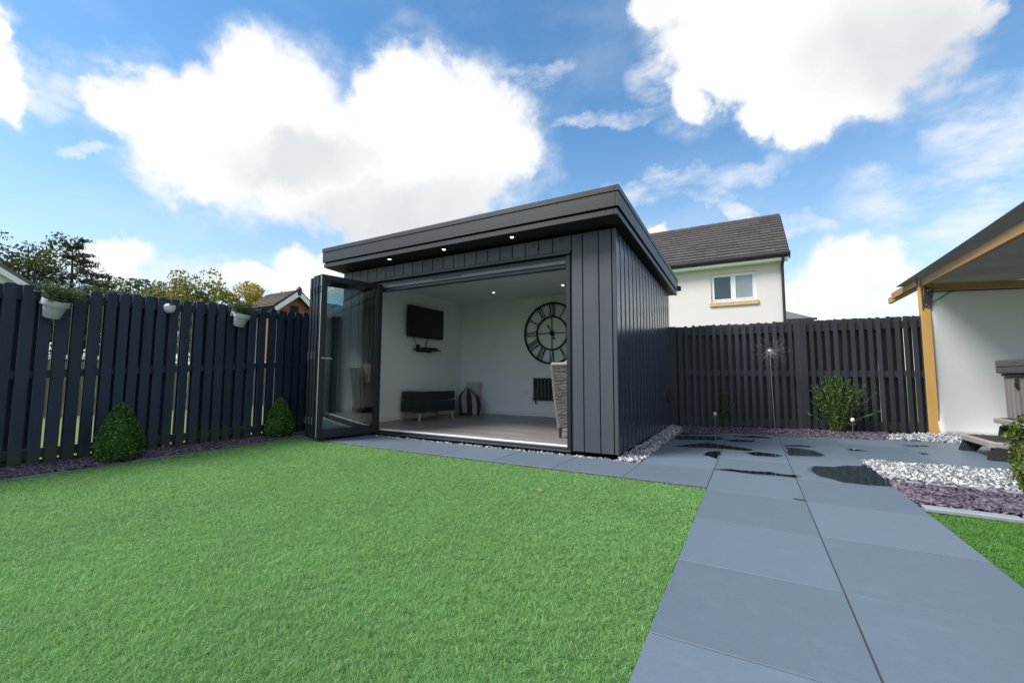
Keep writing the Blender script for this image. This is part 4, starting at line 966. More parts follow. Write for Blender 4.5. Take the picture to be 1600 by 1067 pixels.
def hang_pot(x, y, z, label, seed, hook):
    t_ = thing('hanging_pot', label, 'plant pot', (x, y, z)); r = np.random.default_rng(seed)
    p = MB().lathe([(.0, 0), (.062, 0), (.066, .006), (.088, .125), (.100, .125), (.103, .132), (.106, .186), (.104, .19), (.096, .19), (.090, .15), (.0, .15)], (x, y, z), 32); p.build('pot', V['pot'], t_, True)
    MB().lathe([(.0, .150), (.091, .152), (.0, .158)], (x, y, z), 20).build('compost', V['soil'], t_)
    hk = MB(); hk.box(x-.13, x-.118, y-.085, y-.055, z+.1, z+.23+hook, .003); hk.box(x-.165, x-.118, y-.085, y-.055, z+.225+hook, z+.232+hook, .001); hk.box(x-.12, x-.06, y-.08, y-.06, z+.15, z+.165, .002); hk.build('hook', V['plasticwhite'], t_)
    st_ = MB(); P = []
    for k in range(150):
        a = r.uniform(0, 6.28); sp = r.uniform(.01, .085); L_ = r.uniform(.09, .22); ou = r.uniform(.0, .085)
        p0 = np.array([x+sp*np.cos(a), y+sp*np.sin(a), z+.155]); p1 = p0+[ou*np.cos(a)*.6, ou*np.sin(a), L_*.6]; p2 = p0+[ou*np.cos(a)*1.2, ou*np.sin(a)*1.9, L_]
        st_.tube([p0, p1, p2], [.0018, .0015, .001], 4, False)
        for q in np.linspace(.1, 1, 26):
            P.append((1-q)**2*p0+2*q*(1-q)*p1+q*q*p2+r.normal(0, .007, 3))
    tag(st_.build('stems', V['twig'], t_), kind='stuff')
    v, f = leaves(np.array(P), r.uniform(.014, .028, len(P)), r, .4); tag(npobj('foliage', v, f, V['heather'], t_), kind='stuff')
    t_.rotation_euler = (rad(-5), rad(19), 0); t_.scale = (.93, .93, .93)
    if not hook:
        Pf = np.array([[x+.02+r.normal(0, .02), y-.02+r.normal(0, .035), z+.355+r.normal(0, .012)] for _ in range(14)])
        v, f = leaves(Pf, .014, r, .9); tag(npobj('blossom', v, f, V['flower'], t_), kind='stuff')
    return t_
hang_pot(FX+.14, 1.335, 1.385, 'white plant pot with bushy heather hung on the fence above the larger box cone', 31, 0)
hang_pot(FX+.14, 3.03, 1.475, 'white plant pot on a hook hung on the fence near the folded door', 32, .06)
sl = thing('solar_light', 'small round white solar light fixed to the left fence', 'solar light', (FX+.05, 2.295, 1.62))
MB().lathe([(.0, -.062), (.025, -.058), (.046, -.040), (.056, -.012), (.058, 0)], (FX+.075, 2.295, 1.615), 28).build('lens', V['plasticwhite'], sl, True)
MB().lathe([(.058, .002), (.060, .008), (.054, .030), (.036, .046), (.0, .052)], (FX+.075, 2.295, 1.615), 28).build('shell', V['plasticwhite'], sl, True)
Ms = Matrix.Translation((FX+.119, 2.295, 1.651)) @ Matrix.Rotation(rad(42), 4, 'Y')
MB().box(-.012, .018, -.026, .026, 0, .004, .001, Ms).build('solar_panel', V['dark_panel'], sl); MB().box(FX+.03, FX+.075, 2.275, 2.315, 1.59, 1.64, .003).build('mount', V['plasticwhite'], sl)

# spinning wire flower on a tall stake
sx_, sy_ = .272, 8.02
sp = thing('garden_spinner', 'tall wire flower ornament on a thin stake before the back fence', 'garden ornament', (sx_, sy_, 0))
MB().tube([(sx_+.012, sy_, -.03), (sx_-.002, sy_, .6), (sx_-.012, sy_, 1.22)], .0075, 8).build('stake', V['steel'], sp)
MB().lathe([(.0, -.045), (.03, -.035), (.038, 0), (.03, .03), (.0, .045)], (sx_-.012, sy_-.03, 1.245), 20, 'y').build('ball', V['silver'], sp, True)
MB().lathe([(.0, .0), (.055, .0), (.06, .012), (.0, .014)], (sx_-.012, sy_-.005, 1.245), 20, 'y').build('hub', V['steel'], sp)
for ly, nr, R_ in ((0, 9, .27), (.02, 8, .20)):
    for k in range(nr):
        a = 2*math.pi*k/nr+ly*9; 
        f_ = lambda s_, sw: Vector((sx_-.012+s_*R_*math.cos(a+sw), sy_-.02-ly-.07*math.sin(s_*2.4), 1.245+s_*R_*math.sin(a+sw)))
        m_ = MB(); m_.tube([f_(.12, 0), f_(.4, .16), f_(.7, .26), f_(.92, .22), f_(1.0, .05)], .0023, 5); m_.tube([f_(.12, 0), f_(.4, -.10), f_(.7, -.13), f_(.92, -.06), f_(1.0, .05)], .0023, 5); m_.build('petal', V['wire'], sp)

def shrub(x, y, H, W, label, seed, nst, m, dens, base=.0):
    t_ = thing('shrub', label, 'shrub', (x, y, 0)); r = np.random.default_rng(seed); st_ = MB(); P = []
    for k in range(nst):
        a = r.uniform(0, 6.28); o = abs(r.normal(0, .55)); o = min(o, 1.25); L_ = H*r.uniform(.45, 1.0)*(1-.22*o)
        p0 = np.array([x+r.normal(0, .03), y+r.normal(0, .03), -.01]); d = np.array([np.cos(a)*W*o, np.sin(a)*W*.55*o, 0])
        p1 = p0+d*.35+[0, 0, L_*.55]; p2 = p0+d+[0, 0, L_]
        st_.tube([p0, .5*(p0+p1)+[0, 0, .01], p1, p2], [.006, .005, .0035, .0015], 5, False)
        nl = int(dens*L_)
        for q in r.uniform(base, 1, nl)**.8: P.append((1-q)**2*p0+2*q*(1-q)*p1+q*q*p2+r.normal(0, .016*(1.4-q), 3))
    tag(st_.build('stems', V['twig'], t_), kind='stuff'); P = np.array(P); P[:, 2] = np.maximum(P[:, 2], .01)
    v, f = leaves(P, r.uniform(.016, .038, len(P)), r, .42); tag(npobj('foliage', v, f, m, t_), kind='stuff'); return t_
shrub(1.125, 8.24, .92, .40, 'bushy green shrub before the back fence near the timber post', 41, 170, V['shrubleaf'], 170, .03)
shrub(-.44, 8.05, .70, .20, 'small sparse dark shrub near the garden room corner', 42, 40, V['shrubleaf'], 110, .30)
def stake_light(x, y, h, label):
    t_ = thing('stake_light', label, 'garden light', (x, y, 0))
    MB().tube([(x, y, -.03), (x+.006, y, h)], .005, 8).build('stake', V['steel'], t_)
    MB().lathe([(.0, -.03), (.015, -.025), (.028, 0), (.024, .02), (.011, .032), (.0, .036)], (x+.006, y, h), 16).build('globe', V['plasticwhite'], t_, True)
stake_light(-.56, 7.72, .225, 'small white globe light on a stake beside the sparse shrub')
stake_light(1.265, 8.02, .20, 'small white globe light on a stake before the bushy shrub')
# box bush at the right edge, two clipped lobes
bb = thing('box_bush', 'yellow green box bush at the end of the slate bed', 'bush', (1.86, 4.72, 0))
r = np.random.default_rng(51); P = []
for (cx_, cy_, cz_, R_, n) in ((1.80, 4.62, .17, .20, 2600), (1.97, 4.72, .24, .24, 3000), (1.90, 4.95, .36, .20, 2200), (2.1, 4.85, .40, .22, 2200), (2.2, 4.65, .2, .24, 2200)):
    q = r.normal(size=(n, 3)); q /= np.linalg.norm(q, axis=1)[:, None]; rr = R_*(1-np.abs(r.normal(0, .12, n)))*(1+.08*np.sin(9*q[:, 0]+7*q[:, 1])+.05*np.sin(17*q[:, 2]))
    p = q*rr[:, None]+[cx_, cy_, cz_]; P.append(p[p[:, 2] > .01])
P = np.concatenate(P)+[.05, 0, 0]; v, f = leaves(P, r.uniform(.016, .032, len(P)), r, .7); tag(npobj('foliage', v, f, V['boxleaf2'], bb), kind='stuff')
st_ = MB()
for k in range(26):
    a = r.uniform(0, 6.28); o = r.uniform(.05, .24); st_.tube([(2.0, 4.75, -.02), (2.0+o*.4*math.cos(a), 4.75+o*.4*math.sin(a), .15), (2.0+o*math.cos(a), 4.75+o*math.sin(a), .38)], [.010, .007, .003], 5, False)
tag(st_.build('stems', V['twig'], bb), kind='stuff')

# ================================================================== HOT TUB CORNER
PX, PY = 2.278, 8.655
gz = thing('timber_pergola', 'treated timber post and beams carrying a grey canopy on the right', 'pergola', (2.35, 8.75, 0))
MB().box(PX, PX+.115, PY, PY+.10, -.03, 2.30, .005).build('post', V['pine'], gz)
MB().box(PX+.02, PX+.075, 2.6, 10.45, 2.215, 2.325, .005).build('side_beam', V['pinelong'], gz)
MB().box(PX-.03, PX+.018, PY+.02, 10.0, 2.24, 2.35, .004).build('side_beam', V['pinelong'], gz)
HA = math.atan(.255); Mh = Matrix.Translation((PX+.115, PY+.02, 0)) @ Matrix.Rotation(HA, 4, 'Z')
MB().box(.004, 5.6, 0, .05, 2.145, 2.26, .004, Mh).build('header_beam', V['pinelong'], gz, at=(PX+.1, PY, 2.2))
pl_ = MB(); pl_.box(PX+.02, PX+.03, PY-.012, PY-.002, 1.86, 2.20)
pl_.add([(PX+.03, PY-.010, 1.90), (PX+.115, PY-.010, 1.88), (PX+.16, PY-.010, 2.18), (PX+.06, PY-.010, 2.21), (PX+.03, PY-.002, 1.90), (PX+.115, PY-.002, 1.88), (PX+.16, PY-.002, 2.18), (PX+.06, PY-.002, 2.21)],
        [(0, 1, 2, 3), (7, 6, 5, 4), (0, 4, 5, 1), (1, 5, 6, 2), (2, 6, 7, 3), (3, 7, 4, 0)]); pl_.build('bracket_plate', V['bracket'], gz)
bo = MB()
for q in ((PX+.06, 1.93), (PX+.085, 1.90), (PX+.09, 2.15), (PX+.12, 2.16)): bo.lathe([(.0, -.022), (.011, -.022), (.011, -.008), (.0, -.008)], (q[0], PY, q[1]), 6, 'y')
tag(bo.build('bolt', V['steel'], gz), kind='stuff')
MB().box(PX-.005, PX+.02, PY-.006, PY+.06, 2.235, 2.36, .003).build('hanger_plate', V['steel'], gz)
MB().tube([(PX+.13, PY-.005, 1.96), (PX+.40, PY+.06, 2.14)], .006, 6).build('brace_wire', V['black'], gz)
# canopy: taut cloth, low along the rear and left edges, rising to the camera and the right
cv = []; nx, ny = 16, 20; CXL = 2.16
for j in range(ny+1):
    for i in range(nx+1):
        u, w = i/nx, j/ny; x = CXL+u*4.2; yr = 9.30+.255*(x-2.2); y = 2.6+(yr-2.6)*w
        z = 2.352+.022*(9.3-y)+.030*(x-CXL)+.018*math.sin(math.pi*min(1, u*2))*math.sin(math.pi*w)
        cv.append((x-.04*math.sin(math.pi*w)*(1-u)**6*-1, y, z))
cvo = MB().add(cv, [(j*(nx+1)+i, j*(nx+1)+i+1, (j+1)*(nx+1)+i+1, (j+1)*(nx+1)+i) for j in range(ny) for i in range(nx)]).build('canopy', V['canvas'], gz, True)
so_ = cvo.modifiers.new('thickness', 'SOLIDIFY'); so_.thickness = .012
# screen of white cloth hung behind the post
scn_ = thing('white_screen', 'white fabric screen hung from the pergola behind the hot tub', 'screen', (PX+.2, PY+.1, 0))
sv = []; nx, nz = 60, 26
for j in range(nz+1):
    for i in range(nx+1):
        s_ = -.02+i/nx*5.5; z = -.02+j/nz*2.17
        bul = .045*math.sin(1.3*s_+.6)*math.sin(math.pi*min(1, z/2.1))+.012*math.sin(5.2*s_+1.6*z)*(1-z/2.6)+.02*math.exp(-z*6)*math.sin(7*s_)
        sv.append(Mh @ Vector((s_, -.015+bul-.05*math.exp(-z*9), z)))
so2 = MB().add(sv, [(j*(nx+1)+i, j*(nx+1)+i+1, (j+1)*(nx+1)+i+1, (j+1)*(nx+1)+i) for j in range(nz) for i in range(nx)]).build('cloth', V['screen'], scn_, True)
m_ = so2.modifiers.new('thickness', 'SOLIDIFY'); m_.thickness = .004
hm = MB().tube([Mh @ Vector((0, -.01, 2.13)), Mh @ Vector((5.4, -.01, 2.13))], .012, 8); hm.build('hanging_rail', V['bracket'], scn_)

TX, TY = 2.76, 7.74
tb = thing('hot_tub', 'taupe panelled hot tub with a grey padded cover', 'hot tub', (TX+1.0, TY-1.0, 0))
MB().box(TX+.03, TX+1.97, TY-1.97, TY-.03, 0, .84, .02).build('cabinet', V['grip'], tb)
y = TY
k = 0
while y > TY-1.95:
    MB().box(TX+.006, TX+.03, y-.096, y-.004, .05, .855, .006).build('side_panel', V['tubside'], tb, at=(TX, y, .05)); y -= .1
x = TX+.04
while x < TX+1.9:
    MB().box(x, x+.092, TY-2.0, TY-1.972, .05, .855, .006).build('side_panel', V['tubside'], tb, at=(x, TY-2, .05)); x += .1
MB().box(TX, TX+2.0, TY-2.0, TY, .0, .05, .01).build('plinth', V['grip'], tb)
cvr = soft(MB(), TX-.04, TX+2.04, TY-2.04, TY+.07, .885, 1.062, Matrix.Identity(4), .004, 11, .22).build('cover', V['tubcover'], tb, True)
MB().box(TX-.045, TX-.036, TY-2.0, TY+.03, .970, .977).build('seam', V['grip'], cvr)
MB().box(TX-.02, TX+.03, TY-1.99, TY-.01, .856, .884, .006).build('rim', V['grip'], tb)
lt = MB(); lt.box(TX-.012, TX+.006, TY-.36, TY-.30, .70, .83, .008); lt.box(TX-.022, TX-.012, TY-.35, TY-.31, .72, .78, .005); lt.build('cover_latch', V['black'], tb)
MB().box(TX-.046, TX-.0405, TY-.5, TY-.28, 1.02, 1.055, .002).build('handle_strap', V['alugrey'], cvr)

sp_ = thing('hot_tub_steps', 'two tread plastic steps in taupe and black leading to the hot tub', 'steps', (2.4, 6.58, 0))
def tread(x0, x1, y0, y1, z):
    t_ = MB(); c = .06
    t_.prism([(x0+c*.3, y0), (x1, y0), (x1, y1), (x0+c*.3, y1), (x0, y1-c), (x0, y0+c)], z-.055, z, .008)
    o = t_.build('tread', V['tread'], sp_)
    gq = MB()
    gq.prism([(x0+.05, y0+.05), (x1-.02, y0+.05), (x1-.02, y1-.05), (x0+.05, y1-.05)], z-.002, z+.004, .002); gq.build('grip_mat', V['grip'], o); return o
tread(2.085, 2.42, 6.20, 6.96, .185); tread(2.36, 2.74, 6.20, 6.96, .385)
def arch(y, x0, x1, z, w=.03):
    pr = [(x0-.03, 0), (x0+.02, z*.75), (x0+.10, z-.055), (x1-.02, z-.055), (x1, 0), (x1-.07, 0), (x1-.09, z*.35), (x0+.14, z*.35), (x0+.09, 0)]
    m_ = MB(); m_.extr([(x_, y-w, z_) for x_, z_ in pr], (0, 0, 0), (0, 2*w, 0)); return m_.build('side_support', V['grip'], sp_)
for y_ in (6.235, 6.925): arch(y_, 2.10, 2.46, .185, .05)
for y_ in (6.235, 6.925): arch(y_, 2.40, 2.74, .385, .035)

# ================================================================== BUILDINGS
HZ = 18.0; HX0, HX1 = -6.2, 1.14; EZ, RZ, RY = 4.98, 7.86, 3.5
hs_ = thing('rendered_house', 'cream rendered house with a dark tiled roof behind the back fence', 'house', ((HX0+HX1)/2, HZ, 0))
w_ = MB(); WX0, WX1, WZ0, WZ1 = -1.28, .25, 3.66, 4.76
w_.box(HX0, WX0, HZ, HZ+.3, -.07, EZ); w_.box(WX1, HX1, HZ, HZ+.3, -.07, EZ); w_.box(WX0, WX1, HZ, HZ+.3, -.07, WZ0); w_.box(WX0, WX1, HZ, HZ+.3, WZ1, EZ)
w_.extr([(HX1, HZ+.3, -.07), (HX1, HZ+7.0, -.07), (HX1, HZ+7.0, EZ), (HX1, HZ+RY, RZ-.12), (HX1, HZ+.3, EZ+.2)], (0, 0, 0), (-.3, 0, 0))
w_.box(HX0, HX1-.3, HZ+6.7, HZ+7.0, -.07, EZ); w_.box(HX0, HX0+.3, HZ+.3, HZ+6.7, -.07, EZ); w_.build('wall', V['render'], hs_)
wn = MB(); y0, y1 = HZ+.06, HZ+.13
for a in ((WX0, WX0+.07), (WX1-.07, WX1), (-.55, -.47)): wn.box(a[0], a[1], y0, y1, WZ0, WZ1, .006)
for a in ((WZ0, WZ0+.08), (WZ1-.07, WZ1)):
    wn.box(WX0+.07, -.55, y0+.002, y1, a[0], a[1], .006); wn.box(-.47, WX1-.07, y0+.002, y1, a[0], a[1], .006)
for a, b in ((-1.21, -.55), (-.47, .18)):
    q0, q1 = a+.045, b-.045; z0, z1 = WZ0+.125, WZ1-.115
    wn.box(a, q0, y0-.012, y1-.02, z0-.045, z1+.045, .006); wn.box(q1, b, y0-.012, y1-.02, z0-.045, z1+.045, .006); wn.box(q0, q1, y0-.012, y1-.02, z0-.045, z0, .006); wn.box(q0, q1, y0-.012, y1-.02, z1, z1+.045, .006)
wn = wn.build('window', V['upvc'], hs_)
for a, b in ((-1.165, -.595), (-.425, .135)): MB().box(a-.01, b+.01, y1-.06, y1-.045, WZ0+.12, WZ1-.11).build('pane', V['winglass' if a < -1 else 'panepale'], wn)
MB().box(WX0-.02, WX1+.02, y1+.25, y1+.27, WZ0, WZ1).build('curtain', V['plaster'], wn)
MB().box(WX0-.06, -.51, HZ-.06, HZ+.06, WZ0-.16, WZ0, .01).build('sill', V['sandstone'], wn); MB().box(-.508, WX1+.06, HZ-.06, HZ+.06, WZ0-.16, WZ0, .01).build('sill', V['sandstone'], wn)
MB().box(HX0, HX1+.16, HZ-.34, HZ-.31, EZ+.0, EZ+.20, .004).build('fascia', V['upvc'], hs_); MB().box(HX0, HX1+.12, HZ-.31, HZ, EZ-.0, EZ+.03).build('soffit', V['upvc'], hs_)
gp = [(HZ-.345, EZ+.15), (HZ-.46, EZ+.15), (HZ-.475, EZ+.20), (HZ-.475, EZ+.26), (HZ-.345, EZ+.26)]
MB().extr([(HX0, y_, z_) for y_, z_ in gp], (0, 0, 0), (HX1+.19-HX0, 0, 0)).build('gutter', V['gutter'], hs_)
MB().tube([(HX1-.02, HZ-.40, EZ+.16), (HX1-.04, HZ-.36, EZ-.02), (HX1-.05, HZ-.06, EZ-.14), (HX1-.05, HZ-.06, .02)], .048, 10).build('downpipe', V['gutter'], hs_)
# roof: courses of flat interlocking tiles, every tile of the near slope a piece
e0 = Vector((0, HZ-.44, EZ+.20)); e1 = Vector((0, HZ+RY, RZ)); sl_ = (e1-e0); sln = sl_.length; du = sl_.normalized(); nu = Vector((0, -du.z, du.y))
rf = MB(); q = [e0+du*.02-nu*.05, e1-nu*.05, e1-nu*.16, e0+du*.02-nu*.16]; rf.extr([tuple(p) for p in q], (HX0, 0, 0), (HX1+.13, 0, 0))
e2 = Vector((0, HZ+7.44, EZ+.18)); rf.extr([tuple(e1-nu*.02), tuple(e2), tuple(e2-Vector((0, 0, .15))), tuple(e1-nu*.15)], (HX0, 0, 0), (HX1+.13, 0, 0)); rf = rf.build('roof', V['rooftile'], hs_)
NC_, NT = 15, 19; ex = sln/NC_; tw = (HX1+.15-HX0)/NT
tm = MB(); tl = ex+.07
Mt = Matrix(((1, 0, 0, 0), (0, du.y, nu.y, 0), (0, du.z, nu.z, 0), (0, 0, 0, 1))).to_4x4()
tq = [(-tw/2+.0015, 0, .012), (tw/2-.0015, 0, .012), (tw/2-.0015, 0, .050), (-tw/2+.0015, 0, .050), (-tw/2+.0015, tl, -.022), (tw/2-.0015, tl, -.022), (tw/2-.0015, tl, .006), (-tw/2+.0015, tl, .006)]
tm.add([Mt @ Vector(p) for p in tq], [(0, 1, 2, 3), (7, 6, 5, 4), (3, 2, 6, 7), (1, 0, 4, 5), (0, 3, 7, 4), (2, 1, 5, 6)])
tme = tm.mesh('roof_tile'); tme.materials.append(V['rooftile'])
for c in range(NC_):
    for t in range(NT): inst('roof_tile', tme, rf, Vector((HX0+(t+.5)*tw, 0, 0))+e0+du*(c*ex)-nu*.025+nu*random.uniform(0, .0012))
x = HX0
while x < HX1+.1:
    m_ = MB(); m_.tube([(x, HZ+RY, RZ-.03), (min(x+.45, HX1+.16), HZ+RY, RZ-.025)], [.105, .112], 12); m_.build('ridge_tile', V['rooftile'], rf, at=(x, HZ+RY, RZ)); x += .445
vg = MB(); q = [e0-nu*.06, e1-nu*.02, e1-nu*.19, e0-nu*.20]; vg.extr([tuple(p) for p in q], (HX1+.155, 0, 0), (HX1+.19, 0, 0)); vg.build('verge', V['gutter'], hs_)

# roof corner of a further house just right of it
fh = thing('far_house', 'grey roof corner of a far house just above the back fence', 'house', (3.2, 34, 0))
MB().box(-2, 3.3, 34, 42, -.07, 4.6).build('wall', V['rendwhite'], fh)
MB().add([(-2.4, 33.6, 4.6), (3.75, 33.6, 4.6), (3.75, 42.4, 4.6), (-2.4, 42.4, 4.6), (-2.4, 38, 6.3), (.9, 38, 6.3)], [(0, 1, 5, 4), (1, 2, 5), (2, 3, 4, 5), (3, 0, 4), (3, 2, 1, 0)]).build('roof', V['roofgrey'], fh)
MB().box(-2.4, 3.8, 33.5, 33.62, 4.5, 4.64).build('gutter', V['gutter'], fh)

# white gable at the far left
lg = thing('gable_house', 'white gable end with a grey roof edge at far left', 'house', (-22, 1.0, 0))
gy, gz_, ga = 1.2, 6.0, 1.0     # ridge
gx = -21.8
w_ = MB(); w_.extr([(gx, -2.1, -.07), (gx, 4.2, -.07), (gx, 4.2, 3.95), (gx, gy, gz_), (gx, -2.1, 3.75)], (0, 0, 0), (-9, 0, 0)); w_.build('wall', V['rendwhite'], lg)
r1 = MB(); r1.extr([(gx+.22, gy, gz_+.05), (gx+.22, 4.55, 3.78), (gx+.22, 4.55, 3.92), (gx+.22, gy, gz_+.22)], (0, 0, 0), (-9.4, 0, 0)); r1.extr([(gx+.22, gy, gz_+.05), (gx+.22, -2.5, 3.52), (gx+.22, -2.5, 3.68), (gx+.22, gy, gz_+.22)], (0, 0, 0), (-9.4, 0, 0)); r1.build('roof', V['roofgrey'], lg)
bgd = MB(); bgd.extr([(gx+.225, gy, gz_-.16), (gx+.225, 4.5, 3.60), (gx+.225, 4.5, 3.80), (gx+.225, gy, gz_+.06)], (0, 0, 0), (.03, 0, 0)); bgd.extr([(gx+.225, gy, gz_-.16), (gx+.225, -2.5, 3.34), (gx+.225, -2.5, 3.54), (gx+.225, gy, gz_+.06)], (0, 0, 0), (.03, 0, 0)); bgd.build('barge_board', V['upvc'], lg)
# brown roofed house with a brick gable by the folded door
bh = thing('brick_house', 'brick gabled house with a brown tiled roof seen over the left fence', 'house', (-19, 12.5, 0))
bx_, ap = -18.3, Vector((0, 11.95, 4.62))
w_ = MB(); w_.extr([(bx_, 11.05, -.07), (bx_, 13.5, -.07), (bx_, 13.5, 3.35), (bx_, ap.y, ap.z-.10), (bx_, 11.05, 3.80)], (0, 0, 0), (-1.9, 0, 0)); w_.build('gable_wall', V['brick'], bh)
for sgn, yy in ((-1, 10.85), (1, 13.7)):
    m_ = MB(); ez = ap.z-abs(yy-ap.y)*.80
    m_.extr([(bx_+.30, ap.y, ap.z), (bx_+.30, yy, ez), (bx_+.30, yy, ez+.10), (bx_+.30, ap.y, ap.z+.12)], (0, 0, 0), (-2.3, 0, 0)); o_ = m_.build('roof_slope', V['rooffar'], bh)
    L_ = math.hypot(yy-ap.y, ez-ap.z); d_ = Vector((0, (yy-ap.y)/L_, (ez-ap.z)/L_)); n_ = Vector((0, -d_.z*sgn, d_.y*sgn))
    for c in range(9):
        p = ap+d_*(L_*c/9)+n_*.115; q_ = ap+d_*(L_*(c+1)/9+.03)+n_*.15
        MB().extr([tuple(p), tuple(q_), tuple(q_-n_*.03), tuple(p-n_*.03)], (bx_+.28, 0, 0), (bx_-2.0, 0, 0)).build('tile_course', V['rooffar'], o_)
    m_ = MB(); m_.extr([(bx_+.305, ap.y, ap.z-.20), (bx_+.305, yy, ez-.18), (bx_+.305, yy, ez+.04), (bx_+.305, ap.y, ap.z+.06)], (0, 0, 0), (.04, 0, 0)); m_.build('barge_board', V['upvc'], bh)
MB().lathe([(.0, -.25), (.10, -.2), (.13, .05), (.07, .16), (.0, .22)], (bx_+.3, ap.y, ap.z+.05), 10).build('finial', V['gutter'], bh)
MB().box(bx_, bx_+.02, 11.75, 12.15, 3.5, 4.0).build('window', V['winglass'], bh)
w_ = MB().box(-26, -21.9, 15.2, 22.8, -.07, 3.7); w_.build('main_wall', V['rendwhite'], bh)
w_ = MB(); w_.extr([(-21.5, 15.0, 3.6), (-24, 15.0, 5.5), (-26.5, 15.0, 3.6)], (0, 0, 0), (0, 9, 0)); w_.build('main_roof', V['roofgrey'], bh)
w_ = MB(); w_.extr([(-21.2, 13.6, 3.6), (-21.2, 14.9, 5.0), (-21.2, 16.2, 3.6)], (0, 0, 0), (-2, 0, 0)); w_.build('side_gable', V['rendwhite'], bh)
# neighbour's brown fence, glimpsed between the boards
bf_ = thing('timber_fence', 'brown timber fence across the neighbouring lawn glimpsed between the dark boards', 'fence', (-14, 3, 0))
bm_ = board_mesh(.16, .02, 'board'); bm_.materials.append(V['brownfence'])
for k in range(90): o_ = inst('board', bm_, bf_, (-13.6, -2.5+k*.172, -.07), math.pi/2); o_.scale = (1, 1, 1.22+random.uniform(-.02, .02))
for z in (.2, .95): MB().box(-13.66, -13.62, -2.6, 13, z, z+.08).build('rail', V['brownfence'], bf_)
rl = thing('white_rail', 'white painted rail above the brown neighbouring fence', 'rail', (-13.55, 3, 1.2))
MB().box(-13.575, -13.535, -2.5, 9, 1.18, 1.27, .005).build('top_rail', V['upvc'], rl)
for k in range(5): MB().box(-13.58, -13.53, -2.4+k*2.4, -2.32+k*2.4, -.07, 1.30, .005).build('post', V['upvc'], rl)

# ================================================================== TREES beyond the left fence
def tree(label, x, y, H, W, m, seed, nl, kind='broad', ls=(.12, .26), name='tree', z0=.25):
    t_ = thing(name, label, 'tree', (x, y, 0)); r = np.random.default_rng(seed)
    tk = MB(); tip = np.array([x+r.normal(0, .15), y+r.normal(0, .15), H*.93])
    tk.tube([(x, y, -.1), (x+r.normal(0, .06), y+r.normal(0, .06), H*.4), tip], [H*.022, H*.014, .02], 10, False); tk.build('trunk', V['bark'], t_, True)
    lb = MB(); C_ = []
    if kind == 'broad':
        for k in range(34):
            t = r.uniform(z0, .95); a = r.uniform(0, 6.28); env = math.sin(math.pi*min(1, max(0, (t-z0+.10)/(1.12-z0))))**.6
            R_ = W*.5*env*r.uniform(.55, 1.05); p0 = np.array([x, y, H*(t*.75)]); p2 = np.array([x+R_*np.cos(a), y+R_*np.sin(a), H*t+R_*.25]); p1 = .5*(p0+p2)+[0, 0, R_*.12]
            lb.tube([p0, p1, p2], [.05*H/8, .03*H/8, .012], 5, False); C_.append((p2, W*r.uniform(.09, .17)))
            C_.append((p1+r.normal(0, .1, 3), W*r.uniform(.08, .13)))
        P = []
        for c, s_ in C_:
            n = max(10, int(nl/len(C_)*r.uniform(.6, 1.4))); q = r.normal(size=(n, 3)); q /= np.linalg.norm(q, axis=1)[:, None]; P.append(c+q*(s_*r.uniform(.35, 1.08, n)**.6)[:, None]*[1.1, 1.1, .75])
        P = np.concatenate(P)
    else:
        P = []
        for k in range(50):
            t = z0+(.99-z0)*(k+.5)/50; a = r.uniform(0, 6.28); R_ = W*.5*(1.04-t)**.75*r.uniform(.5, 1.1)+.12; p0 = np.array([x, y, H*t]); p2 = p0+[R_*np.cos(a), R_*np.sin(a), R_*r.uniform(-.25, .25)]; p1 = .5*(p0+p2)+[0, 0, -R_*.06]
            lb.tube([p0, p1, p2], [.03, .02, .006], 4, False)
            n = int(nl/50*(.35+R_/W*2.2)); q = r.uniform(.12, 1, n); pts_ = p0+(p2-p0)*q[:, None]; side = r.normal(0, .05+.05*R_, (n, 3)); side[:, 2] = side[:, 2]*.4-.06; P.append(pts_+side)
        P = np.concatenate(P)
    tag(lb.build('limbs', V['bark'], t_), kind='stuff')
    v, f = leaves(P, r.uniform(ls[0], ls[1], len(P)), r, .6 if kind == 'broad' else .28); tag(npobj('crown', v, f, m, t_), kind='stuff'); return t_
tree('dark spiky conifer rising behind the hanging pot', -23.5, 6.0, 6.35, 5.2, V['conifer'], 61, 6000, 'conifer', (.09, .20), 'conifer', .25)
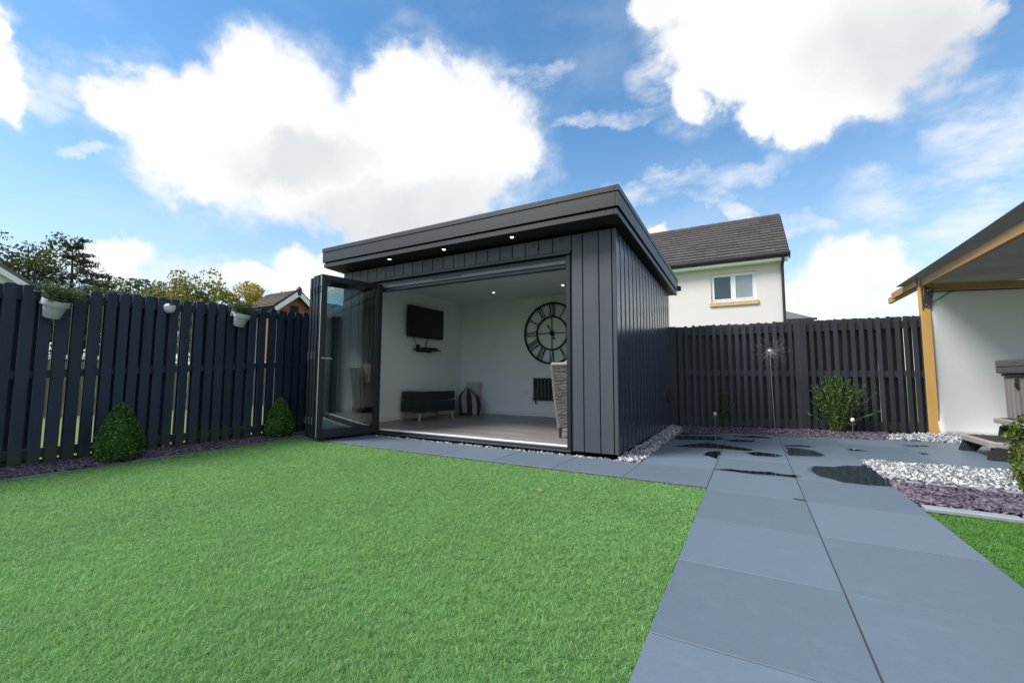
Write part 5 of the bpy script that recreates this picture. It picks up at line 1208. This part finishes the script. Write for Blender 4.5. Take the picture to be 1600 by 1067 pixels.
tree('olive broadleaf tree left of the dark conifer', -26.6, 5.5, 6.75, 4.6, V['treedark'], 62, 8500, 'broad', (.09, .19))
tree('dark broadleaf tree at the left edge behind the white gable', -28.4, 3.6, 6.7, 4.4, V['treedark'], 63, 5200, 'broad', (.11, .24))
tree('low olive tree between the conifer and the distant trees', -26.8, 7.2, 4.5, 3.6, V['treedark'], 64, 4200, 'broad', (.10, .22))
tree('distant green umbrella shaped tree behind the solar light', -37.5, 13.1, 7.25, 6.2, V['treefar'], 65, 4200, 'broad', (.16, .34), 'tree', .5)
tree('distant small green tree left of the umbrella shaped one', -38.5, 11.2, 6.6, 4.0, V['treefar'], 66, 2600, 'broad', (.16, .34), 'tree', .4)
tree('distant dark green tree just left of the lime tree', -37, 15.4, 6.9, 4.8, V['treefar'], 67, 3000, 'broad', (.16, .34), 'tree', .4)
tree('sparse lime and yellow tree above the fence left of the golden one', -23.8, 10.35, 5.7, 4.0, V['treelime'], 68, 7000, 'broad', (.09, .19), 'tree', .32)
tree('rounded golden yellow tree beside the brick gable', -23.0, 13.0, 5.55, 3.9, V['treegold'], 69, 20000, 'broad', (.09, .19), 'tree', .15)
tree('green tree behind the golden one and the brick gable', -24.6, 15.5, 5.6, 3.6, V['treelime'], 70, 3000, 'broad', (.10, .22), 'tree', .3)

# a few fallen leaves on turf and paving
r = np.random.default_rng(90); first = None
lfm = MB().add([(0, -.018, 0), (.010, -.004, .004), (.007, .012, .003), (0, .020, .007), (-.007, .012, .004), (-.010, -.004, .005), (0, .0, .001)], [(0, 1, 6), (1, 2, 6), (2, 3, 6), (3, 4, 6), (4, 5, 6), (5, 0, 6)]).mesh('fallen_leaf'); lfm.materials.append(V['oakleg'])
for x, y in ((-3.6, 2.3), (-1.4, 2.9), (-4.4, 2.8), (1.05, 2.9), (1.35, 3.4)):
    o = inst('fallen_leaf', lfm, None, (x, y, .004), r.uniform(0, 6.28)); o.rotation_euler = (r.uniform(-.4, .4), r.uniform(-.4, .4), r.uniform(0, 6)); tag(o, 'small tan fallen leaf lying on the artificial turf', 'leaf', 'fallen leaves on the turf')
